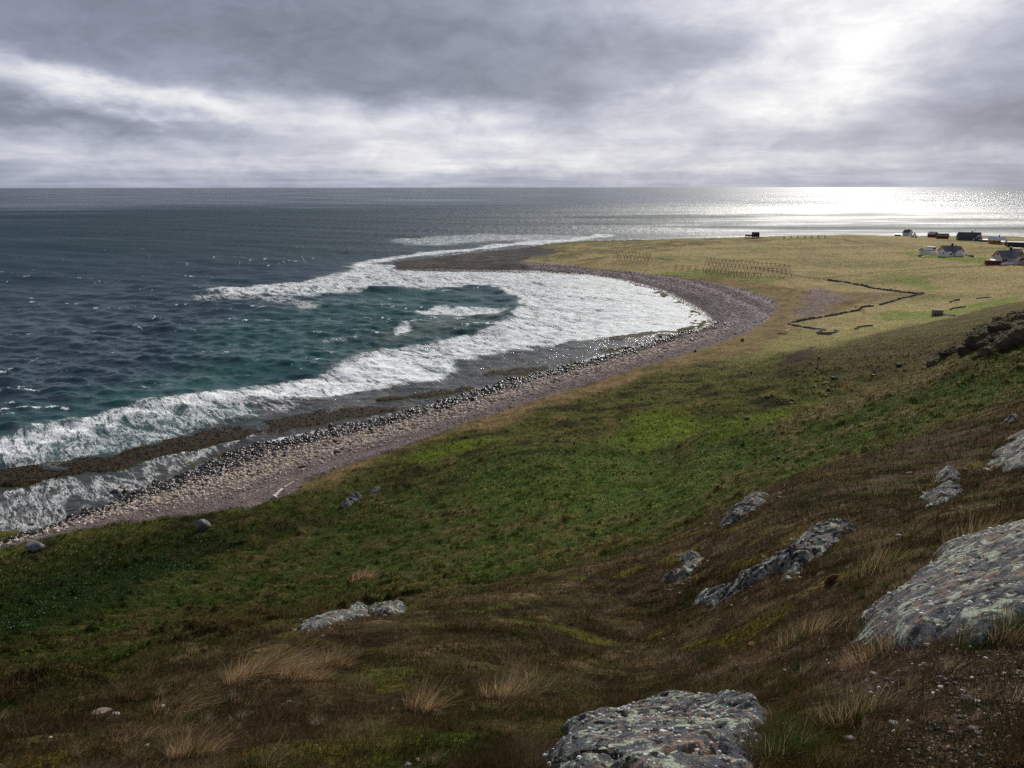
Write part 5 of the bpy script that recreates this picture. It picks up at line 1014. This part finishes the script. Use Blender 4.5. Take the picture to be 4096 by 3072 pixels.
# low walls, fences, yard things
def sweep(name, pts, w_, h, mat, label, cat, rough=.3, gap=None, stepm=.35):
    l = hits(pts)[:, :2]; seg = np.linalg.norm(np.diff(l, axis=0), axis=1); t = np.r_[0, np.cumsum(seg)]; n = max(4, int(t[-1] / stepm)); tt = np.linspace(0, t[-1], n)
    x = np.interp(tt, t, l[:, 0]); y = np.interp(tt, t, l[:, 1]); tx = np.gradient(x); ty = np.gradient(y); q = np.hypot(tx, ty); nx, ny = -ty / q, tx / q; z = gz(x, y)
    r = np.random.default_rng(int(pts[0][0])); prof = [(-.5, -.25), (-.48, .35), (-.40, .75), (-.22, 1.0), (.15, 1.02), (.38, .78), (.48, .35), (.5, -.25)]; k = len(prof); V = np.empty((n, k, 3))
    hh = h * (1 + rough * 1.1 * fbm(tt / 2.6, tt * 0 + 3, 3, 5)); hh = hh * (1 - rough + rough * 1.7 * np.convolve(r.random(n + 2), np.ones(3) / 3, 'valid') + rough * .5 * (r.random(n) - .5)); hh = hh * (1 if gap is None else (1 - .75 * sstep(.25, .45, fbm(tt / 5, tt * 0 + 9, 2, gap))))
    for j_, (a, b_) in enumerate(prof):
        e = rough * .35 * r.standard_normal(n); V[:, j_, 0] = x + nx * w_ * (a + e * .3); V[:, j_, 1] = y + ny * w_ * (a + e * .3); V[:, j_, 2] = z + hh * b_ * (1 + e * .5) + e * .1 * h
    Fs = [[i * k + j_, i * k + j_ + 1, (i + 1) * k + j_ + 1, (i + 1) * k + j_] for i in range(n - 1) for j_ in range(k - 1)] + [list(range(k))[::-1], [(n - 1) * k + j_ for j_ in range(k)]]
    c0 = V.reshape(-1, 3).mean(0); c0[2] = z.min(); o = mk(name, V.reshape(-1, 3) - c0, Fs, mat, smooth=False); o.location = c0; return tag(o, label, cat)
sweep('stone_wall', [(3295, 1121), (3370, 1131), (3473, 1150), (3560, 1163), (3657, 1181), (3695, 1181)], .8, .70, DSTONE, 'far side dry stone wall of the gravel enclosure, broken by gaps', 'wall', .4, 3)
sweep('stone_wall', [(3682, 1184), (3600, 1201), (3519, 1220)], .8, .62, DSTONE, 'short dry stone wall from the enclosure corner down to a gap', 'wall', .4)
sweep('stone_wall', [(3492, 1226), (3376, 1252), (3311, 1266), (3230, 1282), (3150, 1298)], .8, .70, DSTONE, 'near side dry stone wall dividing gravel from green turf', 'wall', .35, 12)
sweep('stone_wall', [(3154, 1301), (3190, 1309), (3224, 1315), (3262, 1319), (3300, 1324)], .8, .55, DSTONE, 'crumbling low stone wall leading to the round foundation', 'wall', .45, 4)
sweep('garden_wall', [(4004, 1060), (4050, 1057), (4096, 1054), (4180, 1050)], .35, 1.0, WHITE, 'low white garden wall in front of the pale house', 'wall', .03)
sweep('garden_wall', [(3846, 1021), (3862, 1024), (3876, 1027)], .5, .95, paint('grey_wall', (.50, .49, .47), .9, .15), 'low grey wall running right from the white house', 'wall', .08)
sweep('log_pile', [(3877, 1027), (3884, 1028), (3892, 1029)], .9, .9, OLDW, 'brown log pile at the end of the low grey wall', 'log pile', .3)
def ring(name, px, py, rad, a0, a1, h, label, thick=.45, mat=CONC):
    x, y, z = hit(px, py); n = 40; V = []
    for i in range(n):
        a = R(a0 + (a1 - a0) * i / (n - 1))
        for rr, b_ in ((rad, -.5), (rad, 1), (rad - thick, 1), (rad - thick, -.5)):
            X0, Y0 = x + rr * math.cos(a), y + rr * math.sin(a); V.append((rr * math.cos(a), rr * math.sin(a), float(gz(X0, Y0)[0]) - z + h * b_ * (1 + .06 * math.sin(i * 2.3))))
    Fs = [[i * 4 + j_, (i + 1) * 4 + j_, (i + 1) * 4 + (j_ + 1) % 4, i * 4 + (j_ + 1) % 4] for i in range(n - 1) for j_ in range(4)] + [[0, 1, 2, 3], [n * 4 - 1, n * 4 - 2, n * 4 - 3, n * 4 - 4]]
    o = mk(name, V, Fs, mat, smooth=False); o.location = (x, y, z); return tag(o, label, 'foundation')
ring('round_foundation', 3310, 1334, 3.3, 100, 390, .85, 'round roofless concrete foundation at the end of the crumbling wall')
ring('round_foundation', 3464, 1309, 3.4, 30, 200, .5, 'half sunk arc of concrete foundation on the turf')
ring('round_foundation', 3848, 1232, 3.6, 40, 175, .45, 'low curved foundation wall beyond the concrete hut', mat=DSTONE)
ring('round_foundation', 3955, 1195, 3.8, 50, 150, .35, 'faint curved foundation farthest up the field at right', mat=DSTONE)
loc, rz = facing(3747, 1266, 14); o = empty('concrete_hut', loc, rz, 'small square concrete hut on pillars standing alone in the field', 'hut'); o.scale = (.72, .72, .72)
MB().box(-1.9, 1.9, -1.6, 1.6, 1.5, 2.75).build('upper_wall', CONC, o); MB().box(-2.0, 2.0, -1.7, 1.7, 2.753, 2.9).build('roof', CONC, o); MB().box(-1.85, 1.85, 1.2, 1.55, -.5, 1.497).build('back_wall', CONC, o)
for a in (-1.7, -.6, .6, 1.7): MB().box(a - .2, a + .2, -1.55, -1.2, -.5, 1.497).build('pillar', CONC, o)
for sx in (-1.7, 1.7): MB().box(sx - .2, sx + .2, -.2, .2, -.5, 1.497).build('pillar', CONC, o)
sweep('rubble_bank', [(3770, 1263), (3785, 1262), (3802, 1264), (3815, 1266)], .8, .4, CONC, 'line of rubble trailing right from the concrete hut', 'rubble', .5)
sweep('rubble_bank', [(3800, 1212), (3815, 1206), (3835, 1203)], .8, .6, DSTONE, 'short bank of dark rubble above the curved foundation', 'rubble', .5)
# fish drying racks
def pole_pts(a, b_): return a, b_
def rack(px0, py0, px1, py1, n, hgt, half, label):
    a, b_ = hit(px0, py0), hit(px1, py1); a, b_ = np.array(a), np.array(b_); d = b_ - a; L_ = math.hypot(d[0], d[1]); u = d[:2] / L_; nn = np.array((-u[1], u[0])); c0 = (a + b_) / 2
    o = empty('fish_rack', (c0[0], c0[1], float(gz(c0[0], c0[1])[0])), 0, label, 'fish rack', 'wooden fish drying racks'); O = np.array(o.location); tops = []; low = ([], []); r = np.random.default_rng(n)
    for i in range(n):
        p_ = a[:2] + d[:2] * i / (n - 1); zc = float(gz(*p_)[0]); top = np.array((*p_, zc + hgt * (1 + .02 * r.standard_normal()))); m = MB(); feet = []
        for s_ in (-1, 1):
            q = p_ + nn * half * s_ + u * .15 * r.standard_normal(); f = np.array((*q, float(gz(*q)[0]) - .2)); feet.append(f); m.bar(f - O, top + (top - f) * .05 - O, .11, 5, .085)
        g0 = feet[0] + (top - feet[0]) * .45; g1 = feet[1] + (top - feet[1]) * .45; m.bar(g0 - O, g1 - O, .06, 4)
        m.build('a_frame', WOOD, o); tops.append(top); low[0].append(feet[0] + (top - feet[0]) * .62); low[1].append(feet[1] + (top - feet[1]) * .62)
    m = MB(); [m.bar(tops[i] - O, tops[i + 1] - O, .085, 4) for i in range(n - 1)]; m.build('ridge_pole', WOOD, o)
    for lw in low: m = MB(); [m.bar(lw[i] - O, lw[i + 1] - O, .065, 4) for i in range(n - 1)]; m.build('rail', WOOD, o)
    for lw, s_ in zip(low, (-1, 1)): m = MB(); [m.bar(lw[i] - (0, 0, hgt * .3) + np.array((*nn, 0)) * half * .3 * s_ - O, lw[min(i + 1, n - 1)] + (0, 0, hgt * .1) - np.array((*nn, 0)) * half * .1 * s_ - O, .05, 4) for i in range(0, n - 1, 3)]; m.build('brace', WOOD, o)
rack(2826, 1078, 3150, 1112, 21, 6.2, 3.3, 'long row of A-shaped timber fish racks on the turf behind the beach'); rack(2462, 1044, 2598, 1053, 11, 6.0, 3.2, 'shorter row of A-shaped fish racks farther out on the headland')
def trestles(px0, py0, px1, py1, n, hgt, wid, label, name='trestle_rack', t=.075):
    a, b_ = np.array(hit(px0, py0)), np.array(hit(px1, py1)); d = b_ - a; L_ = math.hypot(d[0], d[1]); u = d[:2] / L_; nn = np.array((-u[1], u[0])); c0 = (a + b_) / 2
    o = empty(name, (c0[0], c0[1], float(gz(c0[0], c0[1])[0])), 0, label, 'fish rack', 'low trestle racks on the plain'); O = np.array(o.location); ends = ([], [])
    for i in range(n):
        p_ = a[:2] + d[:2] * i / max(n - 1, 1); m = MB(); tp = []
        for s_ in (-1, 1):
            q = p_ + nn * wid / 2 * s_; zb = float(gz(*q)[0]); T = np.array((*q, zb + hgt)); tp.append(T)
            for e in (-.35, .35): m.bar(np.array((*(q + u * e), zb - .2)) - O, T - O, t, 4)
        m.bar(tp[0] - O, tp[1] - O, t, 4); m.build('trestle', WOOD, o); ends[0].append(tp[0]); ends[1].append(tp[1])
    for e in ends: m = MB(); [m.bar(e[i] - O, e[i + 1] - O, t * .8, 4) for i in range(n - 1)]; m.build('rail', WOOD, o)
trestles(2702, 1075, 2784, 1081, 4, 2.3, 1.6, 'short trestle rack between the two rows of A-frames'); trestles(2832, 1096, 3035, 1114, 10, 2.3, 2.2, 'long low trestle rack in front of the long A-frame row')
trestles(3136, 958, 3300, 955, 7, 2.6, 2.0, 'nearer of the low trestle racks on the far rise of the plain', t=.10); trestles(3150, 941, 3242, 939, 6, 2.4, 2.0, 'trestle rack with its back to the sea on the skyline', t=.10); trestles(3046, 945, 3128, 943, 5, 2.4, 2.0, 'trestle rack reaching right from the derelict timber hut', t=.10)
for px0, px1, lab in ((3245, 3277, 'thin portal frame on the skyline left of its taller neighbour'), (3323, 3355, 'thin leaning portal frame, the one nearer the houses')):
    a, b_ = np.array(hit(px0, 935)), np.array(hit(px1, 936)); o = empty('portal_frame', tuple((a + b_) / 2), 0, lab, 'frame', 'thin frames on the skyline'); O = np.array(o.location)
    for e in (a, b_): MB().bar(e - O - (0, 0, .3), e - O + (0, 0, 2.6), .09, 4).build('post', WOOD, o)
    MB().bar(a - O + (0, 0, 2.5), b_ - O + (0, 0, 2.7), .08, 4).build('crossbar', WOOD, o)
loc, rz = facing(3021, 955, 8); o = empty('derelict_hut', loc, rz, 'derelict dark timber hut on stilts with a ramp on the headland', 'hut')
m = MB()
for i in range(9): m.box(-3 + i * .67, -3 + i * .67 + .58, -2, 2, 1.6, 5.0 + .5 * math.sin(i * 2.1))
m.build('plank_wall', OLDW, o); MB().box(-8.6, -3.05, -1.6, 1.6, 1.6, 2.9).build('platform', OLDW, o); MB().box(-3, 3, -2, 2, 1.35, 1.597).build('floor_frame', OLDW, o)
for sx in (-8, -5.5, -2.6, -.9, 1.0, 2.6):
    for sy in (-1.5, 1.5): MB().bar((sx, sy, -.6), (sx, sy, 1.35 if sx > -3 else 1.597), .14, 5).build('leg', OLDW, o)
MB().quadslab([(1.2, -2.2, 1.5), (2.2, -2.2, 1.5), (6.2, -6.0, -.3), (5.0, -6.0, -.3)], .2).build('ramp', OLDW, o)
loc, rz = facing(3656, 952, 0); o = empty('pole_tripod', loc, 0, 'dark tepee of leaning poles between the small white house and red shed', 'pole frame'); O = Vector(loc)
for i in range(9): a = 6.283 * i / 9; MB().bar((2.6 * math.cos(a), 2.6 * math.sin(a), -.3), (-.18 * math.cos(a), -.18 * math.sin(a), 4.9), .17, 5, .1).build('pole', OLDW, o)
MB().bar((-1.6, -.9, 1.9), (1.6, -.9, 1.9), .12, 5).build('crossbar', OLDW, o)
# posts and driftwood
for px, py, hp, r_, lab in ((3268, 1470, 38, .09, 'tallest fence post with a dark cap on the slope near the bare bank'), (3131, 1428, 19, .07, 'thin fence post on the pale turf left of the bare bank'), (2892, 1470, 19, .07, 'short fence post at the foot of the slope'), (2645, 1528, 34, .08, 'leaning fence post beside the dry strip behind the beach'), (3115, 1462, 14, .06, 'stump of a fence post at the lower tip of the bare bank')):
    x, y, z = hit(px, py); z = float(gz(x, y)[0]); dep = y * cP - (z - H) * sP; h = hp * dep / F; o = empty('fence_post', (x, y, z), 0, lab, 'post', 'old fence posts on the slope')
    MB().bar((0, 0, -.3), (.05 * h, 0, h), r_, 6, r_ * .8).build('post', WOOD, o)
    if 'cap' in lab: MB().box(.05 * h - .2, .05 * h + .2, -.12, .12, h * .70, h).build('sign_board', BLACK, o)
def log(px0, py0, px1, py1, r_, label, mat=CREAM, name='driftwood_log', cat='driftwood'):
    a, b_ = np.array(hit(px0, py0)), np.array(hit(px1, py1)); za = float(gz(a[0], a[1])[0]) + r_ * .7; zb = float(gz(b_[0], b_[1])[0]) + r_ * .7; A = np.array((a[0], a[1], za)); B = np.array((b_[0], b_[1], zb)); m = MB(); n = 6
    off = [np.array((0, 0, .12 * r_ * math.sin(i * 1.9))) for i in range(n + 1)]
    for i in range(n): m.bar(A + (B - A) * i / n + off[i] - A, A + (B - A) * (i + 1) / n + off[i + 1] - A, r_ * (1 - .35 * i / n), 8, r_ * (1 - .35 * (i + 1) / n))
    o = m.build(name, mat, smooth=True); o.location = A; return tag(o, label, cat)
log(1092, 1991, 1128, 1962, .30, 'thick bleached driftwood log lying on the shingle'); log(1134, 1956, 1174, 1931, .13, 'thin bleached pole in line with the thick driftwood log')
log(3104, 1338, 3126, 1336, .16, 'white driftwood plank on dry turf near the crumbling wall'); log(3108, 1339, 3146, 1342, .14, 'dark driftwood beam under the white plank', WOOD); log(3140, 1332, 3157, 1323, .22, 'tilted white driftwood board right of the white plank'); log(3058, 1343, 3080, 1342, .13, 'lone pale driftwood pole nearer the shingle'); log(2975, 1123, 3000, 1125, .16, 'pale driftwood beside the long fish rack'); log(2915, 1108, 2924, 1112, .14, 'short pale driftwood under the trestle rack')
x, y, z = hit(3690, 1030); V, Fc = boulder_mesh(5, .55, 2, 60, .0); o = mk('upturned_boat', V * (1.5, .75, 1), Fc, WHITE); o.location = (x, y, float(gz(x, y)[0]) + .1); o.rotation_euler = (0, 0, -.5); tag(o, 'small white upturned boat on the lawn left of the white shed', 'boat')
loc, rz = facing(3681, 1027, 10); o = empty('garden_crate', loc, rz, 'dark crate beside the small white upturned boat', 'crate'); MB().box(-1.1, 1.1, -.5, .5, -.1, .75).build('box', BLACK, o); MB().box(-1.15, 1.15, -.55, .55, .753, .82).build('lid', GREYB, o)
def fence(pts, n, h, label):
    l = hits(pts); o = empty('wire_fence', tuple(l.mean(0)), 0, label, 'fence'); O = np.array(o.location); t = np.linspace(0, len(l) - 1, n); P = []
    for q in t:
        i = min(int(q), len(l) - 2); p_ = l[i] + (l[i + 1] - l[i]) * (q - i); p_[2] = float(gz(p_[0], p_[1])[0]); P.append(p_); MB().bar(p_ - O - (0, 0, .2), p_ - O + (0, 0, h), .07, 4).build('post', WOOD, o)
    m = MB(); [m.bar(P[i] - O + (0, 0, h * k_), P[i + 1] - O + (0, 0, h * k_), .03, 3) for i in range(n - 1) for k_ in (.5, .92)]; m.build('wire', WOOD, o)
fence([(3550, 1015), (3600, 1014), (3650, 1012), (3680, 1010)], 14, 1.2, 'line of thin posts and wire along the lawn left of the white shed'); fence([(3890, 1000), (3930, 998), (3990, 1000), (4020, 1003)], 12, 1.3, 'thin wire fence crossing the field behind the two nearest houses')
# gulls
def gull(px, py, dist, bank, head, label, span=1.4):
    u, f, dz = ray(px, py); t = dist / f; o = None
    prof = [(-.30, .015), (-.22, .035), (-.05, .075), (.10, .07), (.20, .045), (.25, .05), (.30, .035), (.36, .008)]; V = []; Fs = []
    for x, r_ in prof:
        for a in range(6): V.append((x, r_ * math.cos(a * 1.047), r_ * math.sin(a * 1.047) + (.03 if x > .19 else 0)))
    for i in range(len(prof) - 1):
        for a in range(6): Fs.append([i * 6 + a, i * 6 + (a + 1) % 6, (i + 1) * 6 + (a + 1) % 6, (i + 1) * 6 + a])
    o = mk('gull', V, Fs, paint('white_feathers', (.80, .79, .78), .8, .05)); 
    for s_ in (-1, 1):
        W = [(.12, 0, .03), (-.06, 0, .02), (.20, .30, .16), (.02, .30, .14), (.10, span / 2 * .75, .10), (-.04, span / 2 * .72, .09), (-.08, span / 2, .03)]; W = [(x, y * s_, z) for x, y, z in W]; T = [(x, y, z + .018) for x, y, z in W]
        Q = [[0, 1, 3, 2], [2, 3, 5, 4], [4, 5, 6]]; n = len(W); FF = [q for q in Q] + [[i + n for i in q[::-1]] for q in Q] + [[0, 2, 2 + n, n], [2, 4, 4 + n, 2 + n], [4, 6, 6 + n, 4 + n], [6, 5, 5 + n, 6 + n], [5, 3, 3 + n, 5 + n], [3, 1, 1 + n, 3 + n]]
        mk('wing', W + T, FF, paint('grey_wing', (.62, .62, .64), .8, .1), parent=o)
    MB().add([(-.28, -.03, 0), (-.28, .03, 0), (-.44, .08, .01), (-.44, -.08, .01), (-.28, -.03, .02), (-.28, .03, .02), (-.44, .08, .02), (-.44, -.08, .02)], [[0, 1, 2, 3], [7, 6, 5, 4], [0, 4, 5, 1], [1, 5, 6, 2], [2, 6, 7, 3], [3, 7, 4, 0]]).build('tail', paint('white_feathers', (.80, .79, .78)), o)
    MB().bar((.35, 0, .03), (.42, 0, .02), .012, 4, .003).build('beak', paint('yellow_beak', (.6, .4, .05)), o)
    o.location = (u * t, f * t, H + dz * t); o.rotation_euler = (R(bank), 0, R(head)); tag(o, label, 'gull', 'gulls gliding over the sea')
for g_ in [(554, 1307, 120, 50, 120, 'banked gull with one wing raised, above open dark water', 1.9), (385, 1365, 115, 30, 200, 'gull turning low over dark waves left of the banked one', 1.9), (130, 1443, 105, 15, 330, 'gull with wings outstretched near the left edge', 2.0), (113, 1335, 130, 5, 270, 'small level gull highest at the left edge', 1.6),
           (1212, 1037, 220, 60, 100, 'gull diving above the line of offshore foam', 2.6), (748, 1055, 220, 20, 30, 'distant gull over the dark offshore water', 2.2), (1500, 1260, 170, 25, 210, 'gull over the green bay between two foam streaks', 2.2), (1013, 1722 - 340, 160, 20, 150, 'gull over the teal water left of the bay', 1.8)]: gull(*g_)
